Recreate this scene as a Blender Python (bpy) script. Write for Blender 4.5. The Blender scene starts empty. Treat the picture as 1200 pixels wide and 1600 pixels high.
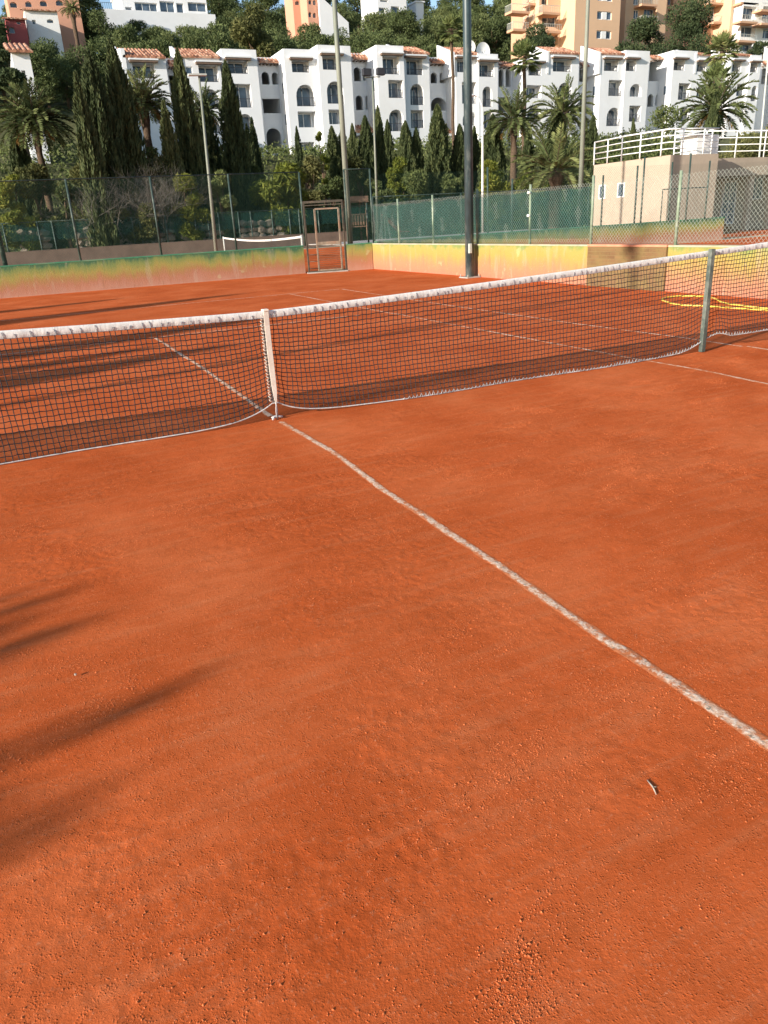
import bpy, bmesh, math, random
import numpy as np
from mathutils import Vector, Matrix
random.seed(7); RNG=np.random.default_rng(11)
R=math.radians
S=bpy.context.scene; COL=S.collection
# ---------------------------------------------------------------- camera
CP=np.array([-1.7888,-6.1530,1.5604]); YAW,PITCH,ROLL,FPX=0.42125,-0.37332,-0.057286,1164.69
def cam_axes():
    cy,sy,cp,sp,cr,sr=math.cos(YAW),math.sin(YAW),math.cos(PITCH),math.sin(PITCH),math.cos(ROLL),math.sin(ROLL)
    f=np.array([sy*cp,cy*cp,sp]); r=np.array([cy,-sy,0.]); u=np.cross(r,f)
    return cr*r+sr*u, -sr*r+cr*u, f
_r,_u,_f=cam_axes()
cd=bpy.data.cameras.new('camera'); cam=bpy.data.objects.new('camera',cd); COL.objects.link(cam)
m=Matrix.Identity(4)
for i in range(3):
    m[i][0]=_r[i]; m[i][1]=_u[i]; m[i][2]=-_f[i]; m[i][3]=CP[i]
cam.matrix_world=m
cd.sensor_fit='HORIZONTAL'; cd.sensor_width=36; cd.lens=36*FPX/1200; cd.clip_start=.05; cd.clip_end=3000
S.camera=cam; S.render.resolution_x=768; S.render.resolution_y=1024
# ---------------------------------------------------------------- light
SUN_EL=R(17.3); SDX,SDY=.958,.287            # ground direction the light travels in
wd=bpy.data.worlds.new('World'); S.world=wd; wd.use_nodes=True
nt=wd.node_tree; bg=nt.nodes['Background']
sk=nt.nodes.new('ShaderNodeTexSky'); sk.sky_type='NISHITA'; sk.sun_disc=False
sk.sun_elevation=SUN_EL; sk.sun_rotation=R(253.3); sk.air_density=1.0; sk.dust_density=.6; sk.ozone_density=1.5
nt.links.new(sk.outputs[0],bg.inputs[0]); bg.inputs[1].default_value=.13
sd=bpy.data.lights.new('sun','SUN'); sd.energy=5.0; sd.angle=R(.53); sd.color=(1,.93,.83)
so=bpy.data.objects.new('sun',sd); COL.objects.link(so)
so.rotation_euler=Vector((SDX*math.cos(SUN_EL),SDY*math.cos(SUN_EL),-math.sin(SUN_EL))).to_track_quat('-Z','Y').to_euler()
S.view_settings.view_transform='Standard'; S.view_settings.look='None'; S.view_settings.gamma=1
S.view_settings.exposure=.75
# ---------------------------------------------------------------- helpers
def W(px,py,X=None,Y=None,Z=None,D=None):
    """world point seen at photo pixel (1200x1600) on the plane X=, Y= or Z="""
    d=_f+_r*(px-600)/FPX-_u*(py-800)/FPX
    if X is not None: t=(X-CP[0])/d[0]
    elif Y is not None: t=(Y-CP[1])/d[1]
    elif Z is not None: t=(Z-CP[2])/d[2]
    p=CP+t*d
    return Vector((float(p[0]),float(p[1]),float(p[2])))
def tag(o,label=None,cat=None,group=None,kind=None):
    if label: o['label']=label
    if cat: o['category']=cat
    if group: o['group']=group
    if kind: o['kind']=kind
    return o
def empty(name,loc,label,cat,group=None,rz=0):
    o=bpy.data.objects.new(name,None); COL.objects.link(o); o.location=loc; o.rotation_euler=(0,0,rz); o.empty_display_size=.2
    return tag(o,label,cat,group)
def link(name,me,parent=None,mat=None,loc=None):
    o=bpy.data.objects.new(name,me); COL.objects.link(o)
    if mat is not None: me.materials.append(mat)
    if parent is not None: o.parent=parent
    if loc is not None: o.location=loc
    return o
class MB:
    """collects shapes, world coordinates; build() subtracts the parent's location"""
    def __init__(s): s.v=[]; s.f=[]; s.t=[]; s.sm=[]
    def add(s,V,F,sm=False,t=.5):
        n=len(s.v); s.v+=[tuple(map(float,x)) for x in V]; s.f+=[tuple(i+n for i in f) for f in F]; s.sm+=[sm]*len(F); s.t+=[t]*len(V); return s
    def box(s,a,b,rz=0,c=None):
        x0,x1=min(a[0],b[0]),max(a[0],b[0]); y0,y1=min(a[1],b[1]),max(a[1],b[1]); z0,z1=min(a[2],b[2]),max(a[2],b[2])
        V=[(x0,y0,z0),(x1,y0,z0),(x1,y1,z0),(x0,y1,z0),(x0,y0,z1),(x1,y0,z1),(x1,y1,z1),(x0,y1,z1)]
        if rz:
            cx,cy=c if c else ((x0+x1)/2,(y0+y1)/2); co,si=math.cos(rz),math.sin(rz)
            V=[(cx+(x-cx)*co-(y-cy)*si,cy+(x-cx)*si+(y-cy)*co,z) for x,y,z in V]
        return s.add(V,[(3,2,1,0),(4,5,6,7),(0,1,5,4),(1,2,6,5),(2,3,7,6),(3,0,4,7)])
    def beam(s,p,q,w,h):
        p=Vector(p);q=Vector(q);d=(q-p).normalized()
        a=d.cross(Vector((0,0,1)))
        if a.length<.01: a=Vector((1,0,0))
        a.normalize(); b=a.cross(d).normalized(); a=a*w/2;b=b*h/2
        V=[p-a-b,p+a-b,p+a+b,p-a+b,q-a-b,q+a-b,q+a+b,q-a+b]
        return s.add(V,[(3,2,1,0),(4,5,6,7),(0,1,5,4),(1,2,6,5),(2,3,7,6),(3,0,4,7)])
    def tube(s,pts,rad,n=8,cap=True,sm=True,t=.5):
        pts=[Vector(p) for p in pts]; k=len(pts)
        if not hasattr(rad,'__len__'): rad=[rad]*k
        V=[];F=[]; ref=None
        for i,p in enumerate(pts):
            d=(pts[min(i+1,k-1)]-pts[max(i-1,0)]).normalized()
            if ref is None: ref=d.cross(Vector((.13,.05,1))) if abs(d.z)<.9 else d.cross(Vector((1,.1,0)))
            a=(ref-d*ref.dot(d)).normalized(); b=d.cross(a); ref=a
            for j in range(n):
                an=2*math.pi*j/n; V.append(p+(a*math.cos(an)+b*math.sin(an))*rad[i])
        for i in range(k-1):
            for j in range(n):
                F.append((i*n+j,i*n+(j+1)%n,(i+1)*n+(j+1)%n,(i+1)*n+j))
        if cap: F.append(tuple(range(n-1,-1,-1))); F.append(tuple((k-1)*n+j for j in range(n)))
        return s.add(V,F,sm,t)
    def prism(s,poly,z0,z1):
        n=len(poly); V=[(x,y,z0) for x,y in poly]+[(x,y,z1) for x,y in poly]
        F=[tuple(range(n-1,-1,-1)),tuple(range(n,2*n))]+[(i,(i+1)%n,n+(i+1)%n,n+i) for i in range(n)]
        return s.add(V,F)
    def quad(s,*p): return s.add(p,[tuple(range(len(p)))])
    def blob(s,c,r,seed=0,jit=.25,sub=1,t=.5):
        bm=bmesh.new(); bmesh.ops.create_icosphere(bm,subdivisions=sub,radius=1); rr=random.Random(seed)
        if not hasattr(r,'__len__'): r=(r,r,r)
        V=[]
        for v in bm.verts:
            k=1+rr.uniform(-jit,jit); V.append((c[0]+v.co.x*r[0]*k,c[1]+v.co.y*r[1]*k,c[2]+v.co.z*r[2]*k))
        F=[tuple(x.index for x in f.verts) for f in bm.faces]; bm.free()
        return s.add(V,F,False,t)
    def build(s,name,mat,parent=None,bevel=0,base=None):
        o0=Vector((0,0,0))
        if base is not None: o0=Vector(base)
        elif parent is not None:
            q=parent
            while q is not None: o0=o0+Vector(q.location); q=q.parent
        me=bpy.data.meshes.new(name); me.from_pydata([(x-o0.x,y-o0.y,z-o0.z) for x,y,z in s.v],[],s.f)
        me.polygons.foreach_set('use_smooth',s.sm); me.update()
        o=link(name,me,parent,mat)
        if parent is None: o.location=o0
        if bevel:
            md=o.modifiers.new('bevel','BEVEL'); md.width=bevel; md.segments=2; md.limit_method='ANGLE'
        return o
def npmesh(name,V,F,mat,parent=None,tint=None,smooth=False):
    """V (n,3), F (m,k) k=3 or 4, fast"""
    V=np.asarray(V,np.float32); F=np.asarray(F,np.int32); k=F.shape[1]
    me=bpy.data.meshes.new(name); me.vertices.add(len(V)); me.vertices.foreach_set('co',V.ravel())
    me.loops.add(F.size); me.loops.foreach_set('vertex_index',F.ravel())
    me.polygons.add(len(F)); me.polygons.foreach_set('loop_start',np.arange(0,F.size,k,dtype=np.int32))
    me.polygons.foreach_set('use_smooth',np.full(len(F),smooth))
    me.update(calc_edges=True)
    if tint is not None:
        a=me.attributes.new('tint','FLOAT','POINT'); a.data.foreach_set('value',np.asarray(tint,np.float32))
    me.validate()
    if name is None: return me
    return link(name,me,parent,mat)
def copy_tree(root,loc,rz=0,sc=1,label=None):
    c=root.copy(); COL.objects.link(c); c.location=loc; c.rotation_euler=(0,0,rz); c.scale=(sc,sc,sc) if not hasattr(sc,'__len__') else sc
    if label: c['label']=label
    for ch in list(root.children):
        d=ch.copy(); COL.objects.link(d); d.parent=c
        for g in list(ch.children):
            e=g.copy(); COL.objects.link(e); e.parent=d
    return c
# ---------------------------------------------------------------- numpy noise
def vnoise(x,y,seed):
    xi=np.floor(x).astype(np.int64); yi=np.floor(y).astype(np.int64); fx=x-xi; fy=y-yi
    fx=fx*fx*(3-2*fx); fy=fy*fy*(3-2*fy)
    def h(a,b):
        n=(a*374761393+b*668265263+seed*974634777)&0x7fffffff
        n=((n^(n>>13))*1274126177)&0x7fffffff
        return ((n^(n>>16))&0xffff)/65535.
    return (h(xi,yi)*(1-fx)+h(xi+1,yi)*fx)*(1-fy)+(h(xi,yi+1)*(1-fx)+h(xi+1,yi+1)*fx)*fy
def fbm(x,y,seed,o=3):
    s=0;a=1;t=0
    for i in range(o): s=s+a*vnoise(x*2**i,y*2**i,seed+i*17); t+=a; a*=.5
    return s/t
# ---------------------------------------------------------------- materials
def nmat(name,rough=.8,spec=.3):
    m=bpy.data.materials.new(name); m.use_nodes=True; n=m.node_tree; b=n.nodes['Principled BSDF']
    b.inputs['Roughness'].default_value=rough; b.inputs['Specular IOR Level'].default_value=spec
    return m,n,b
def N(n,t,**k):
    x=n.nodes.new(t)
    for a,b in k.items():
        if a.startswith('i_'):
            key=a[2:]; key=int(key) if key.isdigit() else key
            x.inputs[key].default_value=b
        else: setattr(x,a,b)
    return x
def ramp(n,src,stops,interp='LINEAR'):
    r=N(n,'ShaderNodeValToRGB'); r.color_ramp.interpolation=interp; e=r.color_ramp.elements
    while len(e)<len(stops): e.new(.5)
    for i,(p,c) in enumerate(stops):
        e[i].position=p; e[i].color=(c[0],c[1],c[2],1) if hasattr(c,'__len__') else (c,c,c,1)
    n.links.new(src,r.inputs[0]); return r
def pos(n): return N(n,'ShaderNodeNewGeometry').outputs['Position']
def objco(n): return N(n,'ShaderNodeTexCoord').outputs['Object']
def noise(n,co,scale,detail=4,rough=.6,dist=0):
    x=N(n,'ShaderNodeTexNoise'); x.inputs['Scale'].default_value=scale; x.inputs['Detail'].default_value=detail; x.inputs['Roughness'].default_value=rough; x.inputs['Distortion'].default_value=dist
    n.links.new(co,x.inputs['Vector']); return x.outputs[0]
def mix(n,f,a,b,mode='MIX'):
    x=N(n,'ShaderNodeMix',data_type='RGBA',blend_type=mode)
    for s,v in ((0,f),(6,a),(7,b)):
        if hasattr(v,'is_linked') or hasattr(v,'links'): n.links.new(v,x.inputs[s])
        elif s==0: x.inputs[s].default_value=v
        else: x.inputs[s].default_value=(v[0],v[1],v[2],1)
    return x.outputs[2]
def math_(n,op,a,b=0.,c=0.,clamp=False):
    x=N(n,'ShaderNodeMath',operation=op,use_clamp=clamp)
    for i,v in enumerate((a,b,c)):
        if hasattr(v,'links'): n.links.new(v,x.inputs[i])
        else: x.inputs[i].default_value=v
    return x.outputs[0]
def bump(n,b,h,dist=.01,strength=1.):
    x=N(n,'ShaderNodeBump'); x.inputs['Distance'].default_value=dist; x.inputs['Strength'].default_value=strength
    n.links.new(h,x.inputs['Height']); n.links.new(x.outputs[0],b.inputs['Normal']); return x
def mapping(n,co,sc,rz=0):
    x=N(n,'ShaderNodeMapping'); x.inputs['Scale'].default_value=sc; x.inputs['Rotation'].default_value=(0,0,rz); n.links.new(co,x.inputs[0]); return x.outputs[0]
def simple(name,c,rough=.7,spec=.3,var=.15,sc=3.,metal=0,bmp=0,dirt=None,scz=1.):
    m,n,b=nmat(name,rough,spec); b.inputs['Metallic'].default_value=metal
    co=mapping(n,pos(n),(1,1,scz))
    f=noise(n,co,sc,5,.65)
    r=ramp(n,f,[(.3,tuple(x*(1-var) for x in c)),(.7,tuple(min(1,x*(1+var)) for x in c))])
    out=r.outputs[0]
    if dirt:
        f2=noise(n,co,sc*.37,6,.7); k=ramp(n,f2,[(.5,0),(.68,1)])
        out=mix(n,math_(n,'MULTIPLY',k.outputs[0],dirt[1]),out,dirt[0])
    n.links.new(out,b.inputs['Base Color'])
    if bmp: bump(n,b,noise(n,pos(n),sc*8,4),bmp)
    return m
M={}
# clay
def clay_mat(name,a,b_,c,near=True):
    m,n,b=nmat(name,1.0,.03); p=pos(n)
    f1=noise(n,p,.9,6,.6,.4); f2=noise(n,mapping(n,p,(1,1,1)),9,6,.75); f3=noise(n,p,70,3,.7)
    st=noise(n,mapping(n,p,(1.2,9,1),R(-35)),1.6,5,.6)
    base=ramp(n,f1,[(.34,a),(.5,b_),(.66,c)]).outputs[0]
    base=mix(n,ramp(n,noise(n,p,.55,5,.65,.6),[(.40,.28),(.58,0)]).outputs[0],base,(.38,.066,.013))
    base=mix(n,ramp(n,f2,[(.36,.30),(.54,0)]).outputs[0],base,(.34,.072,.016))
    base=mix(n,ramp(n,st,[(.5,0),(.72,.22)]).outputs[0],base,(.60,.235,.105))
    base=mix(n,ramp(n,f3,[(.58,0),(.72,.35)]).outputs[0],base,(.66,.30,.16))
    base=mix(n,ramp(n,f3,[(.26,.35),(.4,0)]).outputs[0],base,(.26,.055,.013))
    sc=noise(n,mapping(n,p,(6,22,1),R(-52)),2.6,4,.75); msk=noise(n,p,1.1,3,.5)
    sf=math_(n,'MULTIPLY',ramp(n,sc,[(.64,0),(.72,.45)]).outputs[0],ramp(n,msk,[(.56,0),(.66,1)]).outputs[0])
    base=mix(n,sf,base,(.74,.33,.17))
    fl=noise(n,p,115,3,.7); base=mix(n,math_(n,'MULTIPLY',ramp(n,fl,[(.62,0),(.70,.6)]).outputs[0],ramp(n,noise(n,p,3.1,4,.6),[(.45,.1),(.6,1)]).outputs[0]),base,(.74,.34,.19))
    base=mix(n,math_(n,'MULTIPLY',ramp(n,fl,[(.30,.6),(.38,0)]).outputs[0],ramp(n,noise(n,p,2.3,5,.65),[(.40,.1),(.62,1)]).outputs[0]),base,(.20,.035,.008))
    n.links.new(base,b.inputs['Base Color'])
    pt=ramp(n,noise(n,p,2.3,5,.65),[(.40,.12),(.62,1)]).outputs[0]
    v=N(n,'ShaderNodeTexVoronoi'); v.inputs['Scale'].default_value=150; n.links.new(p,v.inputs[0])
    gr=ramp(n,v.outputs['Distance'],[(.1,1),(.5,0)]).outputs[0]
    gr=math_(n,'MULTIPLY',gr,ramp(n,noise(n,p,34,4,.7),[(.48,0),(.62,1)]).outputs[0])
    g=noise(n,p,210,4,.85)
    h=math_(n,'ADD',math_(n,'MULTIPLY',gr,.36),math_(n,'MULTIPLY',g,.30))
    h=math_(n,'MULTIPLY',h,pt)
    h=math_(n,'ADD',h,math_(n,'MULTIPLY',f3,.16))
    bump(n,b,h,.014,1.0)
    return m
M['clay']=clay_mat('red clay',(.475,.087,.020),(.56,.114,.030),(.62,.148,.046))
M['crumb']=simple('clay crumb',(.56,.15,.05),.95,.1,.35,40)
def line_mat(name,cov,cl=(.43,.103,.026)):
    m,n,b=nmat(name,.85,.2); p=pos(n)
    f=noise(n,p,16,6,.8); g=noise(n,p,60,4,.7); l=noise(n,p,1.3,3)
    white=ramp(n,g,[(.3,(.50,.27,.15)),(.48,(.68,.43,.285)),(.64,(.80,.64,.49))]).outputs[0]
    white=mix(n,ramp(n,noise(n,p,45,3),[(.60,0),(.65,.8)]).outputs[0],white,(.17,.15,.11))
    k=math_(n,'ADD',math_(n,'MULTIPLY',f,.75),math_(n,'MULTIPLY',l,.35))
    at=N(n,'ShaderNodeAttribute',attribute_name='tint')
    e=math_(n,'MULTIPLY',math_(n,'POWER',at.outputs['Fac'],3),.17)
    k=math_(n,'ADD',k,e)
    k=ramp(n,k,[(cov,0),(cov+.07,1)]).outputs[0]
    n.links.new(mix(n,k,white,(cl[0]*1.08,cl[1]*1.2,cl[2]*1.35)),b.inputs['Base Color'])
    bump(n,b,g,.006); return m
M['line']=line_mat('court line tape',.555,(.50,.14,.045)); M['line_far']=line_mat('dusty court line',.54,(.50,.14,.045))
# painted wall with clay stain : pigments follow height
def wall_mat(name,stops,zs=.85):
    m,n,b=nmat(name,.85,.2); p=pos(n); sx=N(n,'ShaderNodeSeparateXYZ'); n.links.new(p,sx.inputs[0])
    dr=noise(n,mapping(n,p,(1,1,.12)),5,5,.7); bl=noise(n,p,1.4,4,.6)
    z=math_(n,'ADD',math_(n,'DIVIDE',sx.outputs[2],zs),math_(n,'MULTIPLY',math_(n,'SUBTRACT',dr,.5),.55))
    z=math_(n,'ADD',z,math_(n,'MULTIPLY',math_(n,'SUBTRACT',bl,.5),.45))
    c=ramp(n,z,stops).outputs[0]
    g=noise(n,p,28,4,.7); c=mix(n,ramp(n,g,[(.62,0),(.7,.5)]).outputs[0],c,(.42,.40,.33))
    pat=noise(n,p,2.6,3,.5); c=mix(n,ramp(n,pat,[(.66,0),(.72,.35)]).outputs[0],c,(.48,.48,.26))
    pv=noise(n,mapping(n,p,(1,1,.2)),3.1,4,.6); c=mix(n,ramp(n,pv,[(.58,0),(.64,.22)]).outputs[0],c,(.46,.38,.28)); c=mix(n,ramp(n,noise(n,mapping(n,p,(1,1,.15)),6.3,4,.7),[(.62,0),(.68,.4)]).outputs[0],c,(.22,.12,.06)); c=mix(n,ramp(n,noise(n,p,7,6,.8),[(.60,0),(.63,.35)]).outputs[0],c,(.40,.30,.2))
    n.links.new(c,b.inputs['Base Color']); bump(n,b,noise(n,p,30,5),.012); return m
M['wall_y']=wall_mat('yellow wall paint',[(.0,(.40,.165,.10)),(.28,(.40,.19,.10)),(.48,(.37,.22,.085)),(.66,(.36,.26,.07)),(.86,(.32,.28,.075)),(.97,(.19,.24,.07))])
M['wall_g']=wall_mat('green wall paint',[(.02,(.44,.23,.155)),(.28,(.40,.18,.105)),(.46,(.36,.20,.08)),(.64,(.32,.27,.075)),(.82,(.20,.24,.075)),(.97,(.06,.14,.07))],.88)
M['cope_g']=simple('green coping paint',(.06,.22,.12),.8,.2,.25,4,dirt=((.25,.28,.16),.6))
M['cope_y']=simple('bare coping',(.42,.38,.26),.9,.2,.2,5,dirt=((.3,.33,.1),.6))
M['brick']=None
def brick_mat(name,a,b_,mo,sx=.24,sz=.07,axis='X'):
    m,n,b=nmat(name,.9,.2); p=pos(n); s=N(n,'ShaderNodeSeparateXYZ'); n.links.new(p,s.inputs[0])
    c=N(n,'ShaderNodeCombineXYZ'); n.links.new(s.outputs[1 if axis=='X' else 0],c.inputs[0]); n.links.new(s.outputs[2],c.inputs[1])
    t=N(n,'ShaderNodeTexBrick'); n.links.new(c.outputs[0],t.inputs[0]); t.inputs['Scale'].default_value=1
    t.inputs['Brick Width'].default_value=sx; t.inputs['Row Height'].default_value=sz; t.inputs['Mortar Size'].default_value=.008
    t.inputs['Color1'].default_value=(*a,1); t.inputs['Color2'].default_value=(*b_,1); t.inputs['Mortar'].default_value=(*mo,1)
    f=noise(n,p,4,5); n.links.new(mix(n,ramp(n,f,[(.4,0),(.7,.5)]).outputs[0],t.outputs[0],(.22,.17,.06)),b.inputs['Base Color'])
    x=bump(n,b,t.outputs['Fac'],.006); x.invert=True; return m
M['brick']=brick_mat('brown brick',(.15,.085,.04),(.21,.12,.055),(.20,.13,.06))
M['dirt']=simple('pale dirt',(.40,.31,.21),.95,.1,.3,1.2,bmp=.02,dirt=((.2,.17,.09),.6))
M['hill']=simple('hill soil and scrub',(.10,.10,.045),.95,.1,.5,.5,dirt=((.05,.06,.02),.8))
M['black']=simple('black net cord',(.022,.022,.024),.7,.2,.3,30)
M['tape']=None
def tape_mat():
    m,n,b=nmat('white net tape',.55,.3); p=pos(n)
    f=noise(n,mapping(n,p,(9,1,14)),2.2,4,.6); c=ramp(n,f,[(.3,(.60,.58,.53)),(.5,(.66,.64,.60)),(.7,(.72,.70,.66))]).outputs[0]
    # lacing pattern: grey wrinkle shadows painted into the tape colour
    w=N(n,'ShaderNodeTexNoise'); w.inputs['Scale'].default_value=1; w.inputs['Detail'].default_value=3; n.links.new(mapping(n,p,(26,4,40)),w.inputs[0])
    c=mix(n,ramp(n,w.outputs[0],[(.62,0),(.70,.40)]).outputs[0],c,(.30,.31,.34))
    n.links.new(c,b.inputs['Base Color']); bump(n,b,noise(n,mapping(n,p,(14,4,5)),3,4),.004); return m
M['tape']=tape_mat()
M['strap']=simple('cream strap',(.74,.66,.55),.7,.3,.08,20,dirt=((.55,.38,.26),.5))
M['bcord']=simple('dirty white rope',(.50,.47,.45),.85,.2,.3,40,dirt=((.3,.2,.16),.6))
M['post']=simple('weathered green steel',(.075,.095,.08),.6,.4,.25,9,metal=.1,dirt=((.33,.33,.27),.6))
M['fpost']=simple('green fence steel',(.028,.05,.04),.55,.4,.25,7,dirt=((.22,.25,.2),.5))
M['fpost_l']=simple('pale green fence steel',(.20,.25,.17),.6,.4,.25,7,dirt=((.42,.44,.36),.6))
M['fpost_w']=simple('whitish steel',(.46,.47,.42),.6,.4,.15,7,dirt=((.3,.25,.2),.4))
M['dkpole']=simple('blue green pole paint',(.032,.055,.06),.45,.5,.3,5,dirt=((.25,.27,.24),.7),scz=.4)
M['greypole']=simple('weathered grey pole',(.19,.20,.155),.6,.4,.2,3,dirt=((.12,.17,.13),.6),scz=.3)
M['wire']=simple('green chain link wire',(.03,.075,.055),.6,.3,.2,7)
M['wire_g']=simple('galvanised wire',(.30,.33,.28),.5,.4,.2,7)
def screen_mat(name,c,al):
    m,n,b=nmat(name,.9,.1); p=pos(n)
    f=noise(n,mapping(n,p,(1,1,1)),2.2,5,.6)
    n.links.new(ramp(n,f,[(.3,tuple(x*.75 for x in c)),(.7,tuple(x*1.25 for x in c))]).outputs[0],b.inputs['Base Color'])
    b.inputs['Alpha'].default_value=al; return m
M['screen']=screen_mat('teal windbreak mesh',(.016,.075,.06),.34)
M['screen_d']=screen_mat('teal windbreak mesh dense',(.014,.058,.05),.5)
M['white']=simple('white render',(.73,.73,.73),.9,.2,.035,.6,dirt=((.66,.65,.62),.5))
M['whitepaint']=simple('white paint',(.78,.77,.74),.6,.3,.05,5,dirt=((.6,.5,.4),.3))
M['glass']=None
def glass_mat():
    m,n,b=nmat('window glass',.06,.6); p=pos(n); f=noise(n,p,.7,2)
    n.links.new(ramp(n,f,[(.35,(.04,.058,.08)),(.65,(.10,.14,.19))]).outputs[0],b.inputs['Base Color']); return m
M['glass']=glass_mat()
M['rail']=simple('black iron railing',(.03,.03,.035),.5,.4,.2,5)
def tile_mat():
    m,n,b=nmat('terracotta roof tiles',.85,.2); p=pos(n)
    v=N(n,'ShaderNodeTexVoronoi'); v.inputs['Scale'].default_value=1; n.links.new(mapping(n,p,(4,3,4)),v.inputs[0])
    c=ramp(n,v.outputs['Color'],[(.1,(.13,.06,.04)),(.35,(.30,.13,.075)),(.6,(.42,.20,.12)),(.9,(.58,.40,.28))]).outputs[0]
    n.links.new(c,b.inputs['Base Color']); return m
M['tile']=tile_mat()
M['darkwood']=simple('brown awning',(.16,.11,.08),.8,.2,.2,2)
M['cream']=simple('cream render',(.40,.325,.245),.9,.2,.08,.8,dirt=((.30,.24,.18),.6),bmp=.01)
M['orange']=simple('apricot render',(.62,.41,.26),.9,.2,.04,.4)
M['peach']=simple('terracotta render',(.54,.32,.20),.9,.2,.05,.4)
M['salmon']=simple('salmon render',(.58,.30,.20),.9,.2,.05,.4)
M['red']=simple('crimson render',(.36,.09,.085),.9,.2,.05,.4)
M['wood']=simple('weathered timber',(.24,.15,.10),.9,.2,.25,6,bmp=.01)
M['slide']=simple('red slide plastic',(.50,.06,.03),.4,.4,.1,6)
M['yellow']=simple('yellow hose',(.66,.50,.07),.45,.4,.12,25,dirt=((.62,.42,.25),.5))
M['bark']=simple('brown bark',(.12,.08,.05),.95,.1,.35,6,bmp=.03)
M['palmbark']=simple('palm trunk',(.11,.075,.05),.95,.1,.4,9,bmp=.04)
M['twig']=simple('dry grey twigs',(.19,.17,.145),.95,.1,.3,6)
M['stone']=simple('pale rubble stone',(.42,.34,.26),.95,.1,.3,1.5,bmp=.03)
M['concrete']=simple('grey concrete',(.36,.33,.29),.9,.2,.15,2,dirt=((.24,.17,.12),.5))
M['brownwall']=simple('brown low wall',(.15,.105,.08),.9,.2,.2,1.5)
M['interior']=simple('interior wall',(.45,.44,.42),.9,.2,.05,1)
M['blue_white']=simple('dish enamel',(.72,.72,.70),.5,.4,.05,3)
def leaf_mat(name,a,b_,c,trans=.25,osc=.8):
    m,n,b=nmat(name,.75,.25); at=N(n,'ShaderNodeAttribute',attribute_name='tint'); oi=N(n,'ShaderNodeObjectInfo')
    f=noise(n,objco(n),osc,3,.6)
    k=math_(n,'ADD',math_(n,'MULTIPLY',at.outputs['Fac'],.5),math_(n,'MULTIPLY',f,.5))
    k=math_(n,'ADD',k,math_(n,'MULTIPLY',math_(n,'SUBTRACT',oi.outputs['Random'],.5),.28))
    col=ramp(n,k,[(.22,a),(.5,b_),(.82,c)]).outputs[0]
    n.links.new(col,b.inputs['Base Color'])
    tr=N(n,'ShaderNodeBsdfTranslucent'); n.links.new(col,tr.inputs[0]); mx=N(n,'ShaderNodeMixShader'); mx.inputs[0].default_value=trans
    out=n.nodes['Material Output']; n.links.new(b.outputs[0],mx.inputs[1]); n.links.new(tr.outputs[0],mx.inputs[2]); n.links.new(mx.outputs[0],out.inputs[0])
    return m
M['cyp']=leaf_mat('cypress foliage',(.03,.044,.015),(.06,.078,.027),(.12,.13,.046),.12,1.2)
M['pine']=leaf_mat('pine needles',(.05,.07,.024),(.095,.122,.042),(.165,.185,.07),.2,.35)
M['dpine']=leaf_mat('dark pine needles',(.022,.036,.014),(.042,.062,.024),(.08,.10,.04),.12,.35)
M['olive']=leaf_mat('olive green leaves',(.06,.07,.022),(.12,.125,.04),(.21,.20,.075),.3,.6)
M['lime']=leaf_mat('yellow green leaves',(.065,.085,.014),(.15,.175,.026),(.28,.27,.05),.35,.7)
M['bush']=leaf_mat('dark bush leaves',(.055,.073,.022),(.10,.125,.038),(.18,.20,.065),.2,.7)
M['palm']=leaf_mat('date palm fronds',(.05,.07,.024),(.11,.135,.045),(.24,.25,.09),.2,.5)
M['fan']=leaf_mat('fan palm leaves',(.05,.075,.022),(.12,.15,.045),(.25,.26,.10),.25,.5)
M['deadfrond']=leaf_mat('dry orange fronds',(.16,.08,.02),(.28,.16,.04),(.42,.28,.10),.2,.6)
# ---------------------------------------------------------------- foliage generators
def unit(v): return v/np.maximum(np.linalg.norm(v,axis=1,keepdims=True),1e-9)
def leaves(C,D,L,Wd,rng):
    """diamond leaves: centres, long axes, lengths, widths"""
    D=unit(D); A=unit(np.cross(D,unit(rng.normal(size=D.shape)))); L=L[:,None]; Wd=Wd[:,None]
    Bn=np.cross(D,A)*Wd*.25
    V=np.stack([C-D*L*.5,C+A*Wd*.5+Bn,C+D*L*.5,C-A*Wd*.5+Bn],1).reshape(-1,3)
    F=np.arange(len(C)*4).reshape(-1,4); return V,F
def leafobj(name,C,D,L,Wd,mat,parent,rng,tint=None):
    V,F=leaves(C,D,L,Wd,rng)
    if tint is None: tint=rng.random(len(C))
    return npmesh(name,V,F,mat,parent,np.repeat(tint,4))
def crown_pts(lobes,n,rng,shell=.55):
    r3=np.array([l[3]*l[3] for l in lobes]); pr=r3/r3.sum(); idx=rng.choice(len(lobes),n,p=pr)
    L=np.array(lobes)[idx]; d=unit(rng.normal(size=(n,3))); rr=(shell+(1-shell)*rng.random(n)**.6)
    rr*=.85+.3*rng.random(n)
    P=L[:,:3]+d*(L[:,3]*rr)[:,None]*np.array([1,1,.8]); return P,d,idx
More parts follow.
